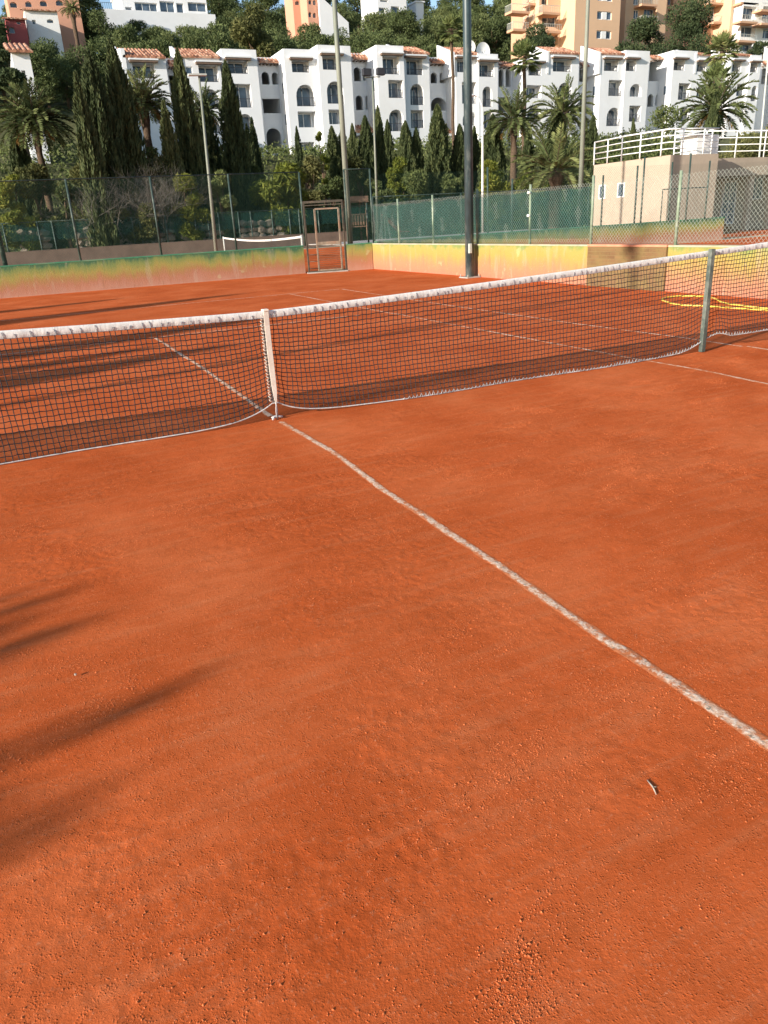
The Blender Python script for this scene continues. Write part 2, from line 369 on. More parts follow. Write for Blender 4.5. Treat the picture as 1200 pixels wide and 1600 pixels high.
def make_tree(name,h,cr,ch,nl,leaf,mat,label,cat,seed,lobn=14,trunk_r=.16,droop=0,group=None,crown_base=.35,flat=1.,asp=.45):
    rng=np.random.default_rng(seed); rr=random.Random(seed)
    root=empty(name,(0,0,0),label,cat,group)
    lobes=[]
    for i in range(lobn):
        a=rr.uniform(0,6.28); q=rr.random()**.6; zz=rr.uniform(0,1); wr=math.sin(math.pi*(.12+.8*zz))**.7
        lobes.append((math.cos(a)*q*cr*.72*wr,math.sin(a)*q*cr*.72*wr,h-ch+ch*(.12+.76*zz)*flat,cr*rr.uniform(.24,.42)))
    P,d,idx=crown_pts(lobes,nl,rng)
    D=d*.8+rng.normal(size=d.shape)*.6; D[:,2]+=.25-droop*1.6
    L=leaf*(.6+.9*rng.random(nl))*(1+droop)
    tint=np.clip(.5+.28*rng.normal(size=nl)+.0*d[:,2],0,1)*.7+.3*rng.random(lobn)[idx]
    leafobj('crown',P,D,L,L*asp/(1+droop),mat,root,rng,tint)
    t=MB(); bend=(rr.uniform(-.3,.3),rr.uniform(-.3,.3))
    top=h-ch*.45
    t.tube([(0,0,-.6),(bend[0]*.3,bend[1]*.3,top*.4),(bend[0],bend[1],top)],[trunk_r*1.3,trunk_r,trunk_r*.5],8)
    for l in sorted(lobes,key=lambda l:-l[3])[:7]:
        z0=rr.uniform(.35,.9)*top
        t.tube([(bend[0]*z0/top,bend[1]*z0/top,z0),((l[0])*.5,(l[1])*.5,(z0+l[2])*.5+.1),(l[0],l[1],l[2])],[trunk_r*.45,trunk_r*.3,trunk_r*.12],5)
    t.build('trunk',M['bark'],root)
    return root
def make_cypress(h,r,nl,label,seed,group=None,mat='cyp',leaf=.34,name='cypress_tree'):
    rng=np.random.default_rng(seed); root=empty(name,(0,0,0),label,'tree',group)
    z=rng.random(nl)**.9; a=rng.random(nl)*6.283
    prof=np.clip(np.minimum((z+.03)*7,1)*(1-z**2.2)**.75,0.02,1)
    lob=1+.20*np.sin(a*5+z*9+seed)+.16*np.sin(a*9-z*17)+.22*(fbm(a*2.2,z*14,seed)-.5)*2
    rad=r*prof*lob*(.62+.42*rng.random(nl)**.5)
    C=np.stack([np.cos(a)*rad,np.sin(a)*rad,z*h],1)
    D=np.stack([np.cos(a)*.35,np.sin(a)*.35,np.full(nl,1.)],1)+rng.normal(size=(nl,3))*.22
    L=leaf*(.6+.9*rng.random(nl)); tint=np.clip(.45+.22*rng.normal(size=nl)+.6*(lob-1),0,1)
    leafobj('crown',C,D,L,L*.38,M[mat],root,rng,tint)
    t=MB(); t.tube([(0,0,-.5),(0,0,h*.55)],[r*.16,r*.05],8); t.build('trunk',M['bark'],root); 
    k=MB(); zz=[.02,.12,.3,.5,.7,.86,.96]
    for i in range(len(zz)-1): pass
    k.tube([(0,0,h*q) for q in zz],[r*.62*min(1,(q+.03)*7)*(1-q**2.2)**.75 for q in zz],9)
    o=k.build('inner_core',M[mat],root)  # solid core added so the crown's inside stays dark and closed
    return root
def make_date(label,h,cr,nf,seed,group=None,trunk_r=.28,dead=0,name='date_palm',ld=1.,mat='palm'):
    rng=np.random.default_rng(seed); rr=random.Random(seed)
    root=empty(name,(0,0,0),label,'palm tree',group)
    t=MB(); n=10; t.tube([(rr.uniform(-.03,.03),rr.uniform(-.03,.03),-.5+(h+.5)*i/n) for i in range(n+1)],[trunk_r*(1.15 if i%2 else .95)*(1.25 if i>n-2 else 1) for i in range(n+1)],10)
    t.build('trunk',M['palmbark'],root)
    def fr(el,az,L,nleaf):
        k=9; P=[];d=np.array([math.cos(az)*math.cos(el),math.sin(az)*math.cos(el),math.sin(el)]); p=np.array([math.cos(az)*trunk_r*.6,math.sin(az)*trunk_r*.6,h-.05])
        sg=L/k
        for i in range(k+1):
            P.append(p.copy()); p=p+d*sg; d=d+np.array([0,0,-.075-.11*i/k*1.3]); d=d/np.linalg.norm(d)
        return np.array(P)
    Cs=[];Ds=[];Ls=[];Ws=[];T=[]; st=MB()
    for i in range(nf):
        q=i/nf; az=i*2.39996+rr.uniform(-.2,.2); el=R(82)-q**.85*R(110)+rr.uniform(-.1,.1); L=cr*rr.uniform(.88,1.1)*(1 if q<.85 else .9)
        P=fr(el,az,L,0); st.tube(P[:-1],[.03-.002*j for j in range(len(P)-1)],4,cap=False)
        nl=int(34*ld); tt=rr.random()
        for j in range(nl):
            u=.12+.88*(j+.5)/nl; x=u*(len(P)-1); a=int(min(x,len(P)-2)); f=x-a; c=P[a]*(1-f)+P[a+1]*f; dd=P[a+1]-P[a]; dd/=np.linalg.norm(dd)
            sd=np.cross(dd,[0,0,1]); sd/=max(np.linalg.norm(sd),1e-6); up=np.cross(sd,dd)
            ll=cr*.17*math.sin(math.pi*(.12+.80*u))**.6+.08
            for s in (-1,1):
                D=dd*.75+sd*s*.8+up*.28+np.array([rr.gauss(0,.1),rr.gauss(0,.1),rr.gauss(0,.1)-.10]); D/=np.linalg.norm(D)
                Cs.append(c+D*ll*.5);Ds.append(D);Ls.append(ll);Ws.append(.075*cr/2.5/ld);T.append(min(1,max(0,tt*.6+.35*u+rr.gauss(0,.08))))
    leafobj('fronds',np.array(Cs),np.array(Ds),np.array(Ls),np.array(Ws),M[mat],root,rng,np.array(T)); 
    st.build('frond_stems',M['palmbark'],root)
    if dead:
        Cs=[];Ds=[];Ls=[]
        for i in range(dead):
            az=rr.uniform(0,6.28); P=fr(R(-25),az,cr*.6,0)
            for j in range(60):
                u=rr.random(); x=u*(len(P)-1); a=int(min(x,len(P)-2)); c=P[a]+(P[a+1]-P[a])*(x-a); D=np.array([math.cos(az)*.3+rr.gauss(0,.3),math.sin(az)*.3+rr.gauss(0,.3),-1.]); D/=np.linalg.norm(D)
                Cs.append(c+D*.15);Ds.append(D);Ls.append(.4)
        leafobj('dead_fronds',np.array(Cs),np.array(Ds),np.array(Ls),np.full(len(Cs),.05),M['deadfrond'],root,rng)
    return root
def make_fan(label,h,cr,nf,seed,trunk_r=.14,skirt=.4,group=None,name='fan_palm'):
    rng=np.random.default_rng(seed); rr=random.Random(seed); root=empty(name,(0,0,0),label,'palm tree',group)
    t=MB(); n=12; t.tube([(0.06*math.sin(i),0,-.5+(h+.5)*i/n) for i in range(n+1)],[trunk_r*(1.3-.4*i/n) for i in range(n+1)],9); t.build('trunk',M['palmbark'],root)
    Cs=[];Ds=[];Ls=[];T=[];st=MB()
    for i in range(nf):
        q=i/nf; az=i*2.39996; el=R(85)-q*R(140)+rr.uniform(-.12,.12)
        d=np.array([math.cos(az)*math.cos(el),math.sin(az)*math.cos(el),math.sin(el)]); b=np.array([0,0,h]); hub=b+d*cr*.5
        st.tube([b,hub],[.025,.015],4,cap=False)
        sd=np.cross(d,[0,0,1]); sd/=max(np.linalg.norm(sd),1e-6); up=np.cross(sd,d); tt=rr.random()
        for j in range(19):
            an=R(-105+210*j/18); D=d*math.cos(an)+sd*math.sin(an)+up*.15+np.array([0,0,-.25]); D/=np.linalg.norm(D); l=cr*.5*(1-.25*abs(an)/2)
            Cs.append(hub+D*l*.5);Ds.append(D);Ls.append(l);T.append(tt*.6+.3*rr.random())
    leafobj('fronds',np.array(Cs),np.array(Ds),np.array(Ls),np.full(len(Cs),.085*cr/1.2),M['fan'],root,rng,np.array(T)); st.build('frond_stems',M['palmbark'],root)
    return root
# ---------------------------------------------------------------- terrain
CAPX=[-200,-50,10,35,60,100,135,160,260,500]; CAPZ=[34,35,36,39,56,60,49,48,62,62]
def H(x,y):
    x=np.asarray(x,float);y=np.asarray(y,float)
    a=np.clip((y-50)/28,0,1); z=8.7*(a*a*(3-2*a))
    z=z+np.clip((x-55)/50,0,1)*1.3*a
    hh=9+np.maximum(y-94,0)*.37; cap=np.interp(x,CAPX,CAPZ)
    hh=np.where(hh>cap-8,cap-8+8*(1-np.exp(-(hh-(cap-8))/8)),hh)
    z=np.where(y>94,hh+np.clip((x-55)/50,0,1)*1.3,z)
    z=z+(fbm(x*.08+50,y*.08+50,3)-.5)*np.clip((y-52)/20,0,1)*2.0
    return z
def Hf(x,y): return float(H(np.array([x]),np.array([y]))[0])
xs=np.linspace(-260,560,206); ys=np.concatenate([np.array([-400,-200,-60,-20,0,20,40,48]),np.linspace(50,330,120),np.array([420,700,1200])])
X,Y=np.meshgrid(xs,ys); Z=H(X,Y)-.05
F=[]; nx=len(xs); I=np.arange(len(ys)-1)[:,None]*nx+np.arange(nx-1)[None,:]; F=np.stack([I,I+1,I+nx+1,I+nx],-1).reshape(-1,4)
tag(npmesh('hillside_ground',np.stack([X,Y,Z],-1).reshape(-1,3),F,M['hill'],smooth=True),kind='structure')
# clay sheets
def flat(name,x0,x1,y0,y1,z,mat):
    o=MB().box((x0,y0,z-.03),(x1,y1,z)).build(name,mat); return tag(o,kind='structure')
flat('service_ground',-40,45,-30,50,-.034,M['dirt'])
flat('neighbour_court_clay',-14,34,19.6,44,-.006,M['clay'])
flat('side_court_clay',9.75,31,-14,18.1,-.0061,M['clay'])
# main court: fine displaced mesh near the camera, coarse beyond
def clay_h(x,y):
    c,s=math.cos(R(-38)),math.sin(R(-38)); u=x*c-y*s; v=x*s+y*c
    big=(fbm(x*.9,y*.9,5,3)-.5)*.010
    drag=(fbm(u*1.5,v*16,9,3)-.5)*.0022
    c2,s2=math.cos(R(-12)),math.sin(R(-12)); u2=x*c2-y*s2; v2=x*s2+y*c2
    drag=drag+(fbm(u2*1.0,v2*15,19,2)-.5)*.0014
    patch=np.clip((fbm(x*2.1,y*2.1,21,4)-.43)*5,0,1)
    rough=(fbm(x*45,y*45,31,3)-.5)*.0042*(.12+patch)
    pit=0
    return big+drag+rough-pit
xa=np.unique(np.concatenate([np.arange(-3.4,4.2,.0095),np.arange(4.2,9.31,.02),[9.33]])); ya=np.unique(np.concatenate([np.arange(-5.6,-1.0,.0095),np.arange(-1.0,3.0,.025),np.arange(3.0,6,.05)]))
X,Y=np.meshgrid(xa,ya); fade=np.clip((X+3.4)/.4,0,1)*np.clip((9.3-X)/.3,0,1)*np.clip((Y+5.6)/.4,0,1)*np.clip((5.9-Y)/.6,0,1)
Z=clay_h(X,Y)*fade
GX,GY,GZ=xa,ya,Z
def mesh_z(x,y):
    x=np.asarray(x,float);y=np.asarray(y,float)
    i=np.clip(np.searchsorted(GX,x)-1,0,len(GX)-2); j=np.clip(np.searchsorted(GY,y)-1,0,len(GY)-2)
    fx=np.clip((x-GX[i])/(GX[i+1]-GX[i]),0,1); fy=np.clip((y-GY[j])/(GY[j+1]-GY[j]),0,1)
    return (GZ[j,i]*(1-fx)+GZ[j,i+1]*fx)*(1-fy)+(GZ[j+1,i]*(1-fx)+GZ[j+1,i+1]*fx)*fy
nx=len(xa); I=np.arange(len(ya)-1)[:,None]*nx+np.arange(nx-1)[None,:]; F=np.stack([I,I+1,I+nx+1,I+nx],-1).reshape(-1,4)
tag(npmesh('court_clay',np.stack([X,Y,Z],-1).reshape(-1,3),F,M['clay'],smooth=True),kind='structure')
XA,XB,YA,YB=float(xa[0]),float(xa[-1]),float(ya[0]),float(ya[-1])
g=MB()
for a,b in (((-16,-14),(XA,19.6)),((XA,-14),(XB,YA)),((XA,YB),(XB,19.6)),((XB,-14),(9.75,19.6))):
    g.quad((a[0],a[1],0),(b[0],a[1],0),(b[0],b[1],0),(a[0],b[1],0))
tag(g.build('court_clay_surround',M['clay']),kind='structure')
# crumbs of clay : dense near, clumped
def crumbs():
    rng=np.random.default_rng(5); n=2000000
    x=rng.uniform(-3.2,6.5,n); y=-5.3+rng.random(n)**1.25*6.2
    pt=fbm(x*1.7,y*1.7,77,4); cl=fbm(x*7,y*7,99,3); c_,s_=math.cos(R(-30)),math.sin(R(-30)); st=fbm((x*c_-y*s_)*1.2,(x*s_+y*c_)*16,123,2)
    w=(.22+.78*np.clip((pt-.42)*4,0,1))*(.10+.75*np.clip((cl-.46)*4,0,1))*np.clip((st-.32)*3,.2,1)*np.clip((1.0-y)/2.5,0,1)
    keep=rng.random(n)<w
    d=np.array([x-CP[0],y-CP[1]]); ang=np.arctan2(d[0],d[1]); keep&=(ang>-.25)&(ang<1.25)
    x=x[keep];y=y[keep]; n=len(x); s=np.clip(.0011*np.exp(rng.normal(size=n)*.42),.0006,.0034)
    if n>300000: x=x[:300000];y=y[:300000];s=s[:300000];n=300000
    base=np.array([[1,0,0],[-1,0,0],[0,1,0],[0,-1,0],[0,0,1],[0,0,-1]],float)
    V=base[None]*(.6+.8*rng.random((n,6,1))); V=V*np.array([1.2,1.2,.8]); th=rng.random(n)*6.28; co,si=np.cos(th)[:,None],np.sin(th)[:,None]
    Vx=V[:,:,0]*co-V[:,:,1]*si; Vy=V[:,:,0]*si+V[:,:,1]*co+V[:,:,2]*.25
    z=mesh_z(x,y)+s*.35
    P=np.stack([x[:,None]+Vx*s[:,None],y[:,None]+Vy*s[:,None],z[:,None]+V[:,:,2]*s[:,None]],-1).reshape(-1,3)
    f=np.array([[0,2,4],[2,1,4],[1,3,4],[3,0,4],[2,0,5],[1,2,5],[3,1,5],[0,3,5]]); F=(np.arange(n)[:,None,None]*6+f[None]).reshape(-1,3)
    tag(npmesh('clay_crumbs',P,F,M['crumb']),'loose crumbs of clay scattered over the red court','clay crumbs',kind='stuff')
crumbs()
# ---------------------------------------------------------------- court lines
def line_strip(name,pts,w,mat,step=.03,jit=.25,z=.006,seed=1,end=True):
    P=[]
    for a,b in zip(pts[:-1],pts[1:]):
        a=np.array(a,float);b=np.array(b,float);n=max(1,int(np.linalg.norm(b-a)/step))
        for i in range(n): P.append(a+(b-a)*i/n)
    P.append(np.array(pts[-1],float)); P=np.array(P); n=len(P); k=np.arange(n)*step
    T=np.gradient(P,axis=0); T/=np.linalg.norm(T,axis=1,keepdims=True); Nn=np.stack([-T[:,1],T[:,0]],1)
    P=P+Nn*((fbm(k*.9,k*0,seed+3,3)-.5)*w*.3)[:,None]
    wl=w/2*(1+jit*2*(fbm(k*12,k*0+3,seed,3)-.5)); wr=w/2*(1+jit*2*(fbm(k*12,k*0+9,seed+7,3)-.5))
    def hz(q):
        inside=(q[:,0]>XA)&(q[:,0]<XB)&(q[:,1]>YA)&(q[:,1]<YB)
        return np.where(inside,mesh_z(q[:,0],q[:,1]),0)
    rows=[];ed=[];K=7
    for c in range(K):
        t=c/(K-1)*2-1; q=P+Nn*(np.where(t>0,wl,wr)*t)[:,None]
        rows.append(np.c_[q,hz(q)+z-.0035-.0015*abs(t)**3]); ed.append(np.full(n,abs(t)))
    V=np.concatenate(rows); i=np.arange(n-1); F=np.concatenate([np.stack([i+c*n,i+(c+1)*n,i+1+(c+1)*n,i+1+c*n],1) for c in range(K-1)])
    return tag(npmesh(name,V,F,mat,tint=np.concatenate(ed),smooth=True),kind='structure')
def g2(px,py): p=W(px,py,Z=0); return (p.x,p.y)
near=[g2(*q) for q in [(438,659),(480,683),(520,706),(600,766),(660,804),(720,845),(770,877),(820,912),(880,955),(950,1003),(1020,1048),(1110,1106),(1200,1164)]]
near.append((near[-1][0]*2-near[-3][0]*1,near[-1][1]*2-near[-3][1])); 
line_strip('court_line_center',near,.053,M['line'],.008,.26)
line_strip('court_line_center_far',[(0,6.4),(.02,3.2),(-.02,.12)],.055,M['line'],.03,.35,seed=4)
line_strip('court_line_singles',[g2(1260,614),g2(1200,600),g2(1100,579),g2(1010,563),(4.13,.1),(4.13,6),g2(608,489),(4.115,11.88)],.05,M['line_far'],.03,.35,seed=5)
line_strip('court_line_doubles',[g2(1300,561),g2(1200,546),g2(1168,541)],.055,M['line_far'],.03,.3,seed=6)
line_strip('court_line_doubles_far',[(5.50,-.1),g2(1063,527),g2(908,507),g2(700,477),(5.485,11.88)],.05,M['line_far'],.03,.4,seed=8)
line_strip('court_line_service',[(-4.1,6.35),(0,6.42),(4.05,6.42)],.05,M['line_far'],.04,.4,seed=9)
line_strip('court_line_base',[(-5.4,12.0),(0,11.95),(5.43,11.9)],.06,M['line_far'],.04,.4,seed=10)
line_strip('neighbour_court_line',[(9.0,29),(11.6,27.5),(16,25)],.06,M['line_far'],.06,.3,seed=12)
# ---------------------------------------------------------------- net
XP=5.03
def top_z(x):
    a=abs(x); z=.914+.156*min(a/XP,1.27)**1.25
    return z+.0 if a>.0 else .914
def bot_z(x):
    z=.012
    z+=.13*math.exp(-abs(x)/.20)+.02*math.exp(-abs(x)/.5)
    z+=.17*math.exp(-((x-5.15)/.33)**2)
    if x>5.2: z=max(z,.14)
    return z
def net_y(x,u):                       # u 0 bottom .. 1 top, ripples
    b=.02*math.sin(x*3.1)*(1-u)+.03*math.sin(u*3.14)*math.sin(x*1.3+.5)-.05*(1-u)**2*(1-math.exp(-abs(x)/.5))
    return b*(min(1,abs(x)*3))
net=empty('tennis_net',(0,0,0),'black tennis net with white top tape strung across the near clay court','tennis net')
XL,XR=-6.4,6.55; CELL=.043; NV=int((XR-XL)/CELL); NR=21
def npnt(i,j):
    x=XL+i*(XR-XL)/NV; u=j/NR; zt=top_z(x)-.055; zb=bot_z(x); z=zb+(zt-zb)*u
    # strap gathers cords
    g_=math.exp(-abs(x)/.10)*(1-u)*.35
    x2=x*(1-g_)+.004*math.sin(i*1.7+j*.9); z2=z+.003*math.sin(i*2.3+j*1.1)
    return (x2,net_y(x,u)+.004*math.sin(i*.8+j),z2)
G=np.array([[npnt(i,j) for j in range(NR+1)] for i in range(NV+1)])
def ribbons(paths,r,side):
    V=[];F=[];o=0
    for p in paths:
        n=len(p)
        offs=[np.array(side)*r,np.array([0,r,0.]),-np.array(side)*r,np.array([0,-r,0.])]
        V.append(np.concatenate([p+q for q in offs])); i=np.arange(n-1)
        for k in range(4):
            a=k*n;b=((k+1)%4)*n; F.append(np.stack([i+a,i+1+a,i+1+b,i+b],1)+o)
        o+=4*n
    return np.concatenate(V),np.concatenate(F)
V1,F1=ribbons([G[i] for i in range(NV+1)],.0035,(1,0,0)); V2,F2=ribbons([G[:,j] for j in range(NR+1)],.0035,(0,0,1))
npmesh('netting',np.concatenate([V1,V2]),np.concatenate([F1,F2+len(V1)]),M['black'],net)
# second layer of top rows (double netting)
# top tape
def sheet_along(x0,x1,n,prof,jz=0.):
    V=[];F=[];k=len(prof(0.))
    for i in range(n+1):
        x=x0+(x1-x0)*i/n
        for q in prof(x): V.append((x,q[0],q[1]))
    for i in range(n):
        for j in range(k): F.append((i*k+j,i*k+(j+1)%k,(i+1)*k+(j+1)%k,(i+1)*k+j))
    return V,F
def tprof(x):
    zt=top_z(x); w1=.002*math.sin(x*31)+.001*math.sin(x*83+1); w2=.002*math.sin(x*27+2); sc=.001*math.sin(x*57)
    return [(-.006+w1,zt-.060+sc),(-.010+w1,zt-.057),(-.009-w2*.5,zt-.010),(-.004,zt),(.004,zt),(.009,zt-.010),(.010+w2,zt-.057),(.006+w2,zt-.060+sc)]
V,F=sheet_along(XL,XR,900,tprof); mb=MB(); mb.add(V,F,True); mb.build('top_tape',M['tape'],net)
# tie threads on the tape
mb=MB(); rr=random.Random(3)
x=XL+.05; lp_=[]
while x<XR-.05:
    zt=top_z(x); a=rr.uniform(-.015,.02); up=rr.uniform(.0,.03)
    lp_+=[(x,-.0115,zt-.058),(x+.004,-.0130,zt-.03),(x+a,-.0115,zt-.006-up),(x+a+.006,-.0132,zt-.035),(x+.012,-.0115,zt-.058)]
    x+=rr.uniform(.035,.12)
mb.tube(lp_,[rr.uniform(.0009,.0026) for _ in lp_],4)
mb.build('tape_lacing',simple('grey lacing thread',(.20,.21,.24),.8,.2,.3,30),net)
# bottom cord with lacing
bp=[(XL+(XR-XL)*i/260,net_y(XL+(XR-XL)*i/260,0)-.003,bot_z(XL+(XR-XL)*i/260)-.004) for i in range(261)]
mb=MB(); mb.tube(bp,.006,6); mb.build('bottom_cord',M['bcord'],net)
# lower tape loops (pale) on the right half
mb=MB(); lp_=[]
for i in range(0,NV):
    x=G[i][0][0]
    if x<1.2 or abs(x)<.4: continue
    z0=G[i][0][2]; hh=.035+.02*math.sin(i*.35); yy=G[i][0][1]
    lp_+=[(x-.012,yy-.009,z0-.004),(x,yy-.007,z0+hh*.6),(x+.012,yy-.009,z0-.004)]
mb.tube(lp_,[.003 if k%3 else .0045 for k in range(len(lp_))],4)
mb.build('cord_lacing',M['bcord'],net)
# strap
st=MB(); 
zs=[.925,.80,.60,.40,.25,.15]; ws=[.036,.036,.038,.038,.032,.014]
for yo,dx in ((-.026,0),(.022,-.005)):
    V=[];F=[]
    for i,(z,w) in enumerate(zip(zs,ws)):
        b=.012*math.sin(i*.9)
        V+=[(dx-w/2*1.25,yo+b,z),(dx+w/2*1.25,yo+b+.002,z),(dx+w/2*1.25,yo+b+.007,z),(dx-w/2*1.25,yo+b+.005,z)]
    for i in range(len(zs)-1):
        for j in range(4): F.append((i*4+j,(i+1)*4+j,(i+1)*4+(j+1)%4,i*4+(j+1)%4))
    F+=[(0,1,2,3),tuple(len(V)-1-q for q in range(4))]
    st.add(V,F,False)
st.box((-.023,-.03,.912),(.023,.03,.927)); st.build('center_strap',M['strap'],net,.002)
# lacing loops beside the strap
mb=MB()
for i in range(26):
    z=.16+i*.0285; mb.tube([(-.022,-.01,z),(-.047,-.012,z+.008),(-.052,.002,z+.017),(-.022,.004,z+.02)],.0035,5)
mb.build('strap_lacing',M['strap'],net)
mb=MB(); mb.tube([(0,-.02,.16),(.006,-.016,.08),(.003,-.01,.0)],[.006,.005,.005],6); mb.tube([(0.004,-.02,.15),(-.006,-.02,.07),(-.002,-.02,0)],[.004,.004,.004],6)
mb.tube([(-.05,-.05,.012),(-.03,-.02,.02),(0,-.005,.024),(.03,-.02,.02),(.05,.0,.012)],.009,7); mb.tube([(-.04,.015,.012),(0,.03,.02),(.04,.02,.012)],.008,6)
mb.build('anchor_loop',M['bcord'],net)
for s in (-1,1):
    mb=MB(); mb.tube([(s*6.45 if s<0 else 6.60,0,-.05),(s*6.45 if s<0 else 6.60,0,1.1)],.038,12); mb.build('net_post',M['post'],net)
# singles post
mb=MB(); PX=4.935; mb.box((PX-.028,-.075,0),(PX+.028,-.025,1.085)); sp=mb.build('singles_post',M['post'],None,.005,base=(PX,-.05,0))
tag(sp,'grey green square steel post propping the net up inside the doubles alley','net post')
# hose
hp=[(1300,492),(1240,488),(1200,485),(1142,481),(1098,478),(1070,477),(1054,475),(1040,471),(1034,468),(1040,465),(1055,463),(1072,462.5),(1095,463),(1112,465),(1120,468),(1127,472),(1140,475),(1156,477),(1180,480),(1200,482),(1260,485),(1320,487)]
P=[W(a,b,Z=.015) for a,b in hp]
def smooth_path(P,k=6):
    out=[]
    for i in range(len(P)-1):
        p0=P[max(i-1,0)];p1=P[i];p2=P[i+1];p3=P[min(i+2,len(P)-1)]
        for j in range(k):
            t=j/k; out.append(.5*((2*p1)+(p2-p0)*t+(2*p0-5*p1+4*p2-p3)*t*t+(3*p1-p0-3*p2+p3)*t**3))
    out.append(P[-1]); return out
h=MB(); h.tube(smooth_path(P),.0135,8); tag(h.build('garden_hose',M['yellow'],None,base=P[10]),'yellow hose lying in a long loop on the clay behind the net post','hose')
# twig, white pebble
t0=W(1011,1220,Z=0); t1=W(1020,1231,Z=0); t2=W(1025,1243,Z=0)
for q in (t0,t1,t2): q.z=float(mesh_z(q.x,q.y))+.003
mb=MB(); mb.tube([t0,t1,t2],[.0018,.0028,.0014],6); mb.tube([t1,t1+Vector((.007,-.006,.002))],[.0014,.0008],5); tag(mb.build('dry_twig',M['stone'],None,base=t1),'short curled dry twig lying alone on the clay right of the centre line','twig')
p_=W(118,1054,Z=.01); mb=MB(); mb.blob(p_,.006,4,.2); tag(mb.build('small_pebble',M['stone'],None,base=p_),'tiny pale pebble on the clay above the big frond shadow','pebble')
# ---------------------------------------------------------------- court walls
def wall_thing(name,label,a,b,z1,th,mat,cope,base=-.1,side=1,copeh=.03):
    a=Vector((a[0],a[1],0));b=Vector((b[0],b[1],0)); d=(b-a).normalized(); n=Vector((-d.y,d.x,0))*side
    o=empty(name,a,label,'wall')
    f=MB(); f.prism([tuple((q)[:2]) for q in ((a,b,b+n*th,a+n*th) if side>0 else (a,a+n*th,b+n*th,b))],base,z1); f.build('panel',mat,o)
    e=.008
    q=[a-n*e-d*e,b-n*e+d*e,b+n*(th+e)+d*e,a+n*(th+e)-d*e]
    if side<0: q=q[::-1]
    c=MB(); c.prism([tuple(v[:2]) for v in q],z1,z1+copeh); c.build('coping',cope,o); return o
wl=wall_thing('boundary_wall','long low wall fading from green to clay orange left of the metal gate',(-15,19.5),(7.1,19.05),.87,.22,M['wall_g'],M['cope_g'])
wall_thing('boundary_wall','short shaded green and orange wall between gate and yellow wall',(8.42,18.45),(9.31,18.35),.83,.2,M['wall_g'],M['cope_g'])
YW=W(918,440,X=9.33).y; YW2=W(1040,440,X=9.33).y
wr=wall_thing('boundary_wall','long low wall painted yellow over orange behind the dark light pole',(9.33,18.5),(9.33,YW),.80,.22,M['wall_y'],M['cope_y'])
wall_thing('boundary_wall','yellow green low wall seen through the net by the hose',(9.33,YW2),(9.33,-13),.80,.22,M['wall_y'],M['cope_y'])
o=wall_thing('brick_wall','brown brick wall section with orange coping behind the net',(9.29,YW-.005),(9.29,YW2+.005),.80,.28,M['brick'],simple('clay stained coping',(.55,.24,.14),.9,.2,.15,6),copeh=.04)
# ---------------------------------------------------------------- chain link
def chain(name,parent,a,b,z0,z1,cell,r,mat):
    a=np.array([a[0],a[1]]);b=np.array([b[0],b[1]]);L=np.linalg.norm(b-a);d=(b-a)/L;h=z1-z0;st=cell*1.414
    segs=[]
    s=-h
    while s<L:
        t0=max(0,-s); t1=min(h,L-s)
        if t1>t0: segs.append((s+t0,z0+t0,s+t1,z0+t1)); segs.append((s+t0,z1-t0,s+t1,z1-t1))
        s+=st
    Sg=np.array(segs); n=len(Sg); nrm=np.array([-d[1],d[0],0])
    A=np.c_[a[0]+d[0]*Sg[:,0],a[1]+d[1]*Sg[:,0],Sg[:,1]]; B=np.c_[a[0]+d[0]*Sg[:,2],a[1]+d[1]*Sg[:,2],Sg[:,3]]
    D=unit(B-A); U=np.cross(D,nrm)
    V=[]
    for P in (A,B):
        for k in range(3):
            an=2*math.pi*k/3; V.append(P+(nrm*math.cos(an)+U*math.sin(an)*1.)*r)
    V=np.stack(V,1).reshape(-1,3); f=np.array([[0,1,4,3],[1,2,5,4],[2,0,3,5]]); F=(np.arange(n)[:,None,None]*6+f[None]).reshape(-1,4)
    loc=np.array(parent.location); V=V-loc[None]
    return npmesh(name,V,F,mat,parent)
def screen(parent,a,b,z0,z1,mat,off=.03,n=24,seed=1):
    a=Vector((a[0],a[1],0));b=Vector((b[0],b[1],0));d=(b-a);nn=Vector((-d.y,d.x,0)).normalized();V=[];F=[];rr=random.Random(seed);m_=4
    for i in range(n+1):
        for j in range(m_+1):
            p=a+d*(i/n)+nn*(off+.03*math.sin(i*1.9+j)); sag=-.05*math.sin(math.pi*((i*.37)%1)) if j==m_ else 0
            V.append((p.x,p.y,z0+(z1-z0)*j/m_+sag))
    for i in range(n):
        for j in range(m_): F.append((i*(m_+1)+j,(i+1)*(m_+1)+j,(i+1)*(m_+1)+j+1,i*(m_+1)+j+1))
    mb=MB(); mb.add(V,F,True); return mb.build('windbreak',mat,parent)
def fence(label,a,b,z0,z1,posts,mat='fpost',pr=.03,cell=.055,wr_=.002,wmat='wire',scr=None,rail=True,rails=None,toppost=0):
    o=empty('chain_link_fence',(a[0],a[1],z0),label,'fence')
    chain('wire_mesh',o,a,b,z0+.02,z1,cell,wr_,M[wmat])
    A=Vector((a[0],a[1],0));B=Vector((b[0],b[1],0));d=(B-A).normalized()
    for p in posts:
        mt=mat; 
        if len(p)>3: mt=p[3]
        mb=MB(); top=p[2] if len(p)>2 and p[2] else z1+toppost
        mb.tube([(p[0],p[1],z0-.02),(p[0],p[1],top)],pr,8); mb.build('post',M[mt],o)
    if rail:
        for z in (rails or [z1]):
            mb=MB(); mb.tube([(a[0],a[1],z),(b[0],b[1],z)],pr*.55,6); mb.build('rail',M[mat],o)
    if scr: screen(o,a,b,scr[0],scr[1],M[scr[2]],seed=int(a[0]*3)%7)
    return o
yb=lambda x:19.05+.45*(7.1-x)/22.1+.1       # on top of the left wall
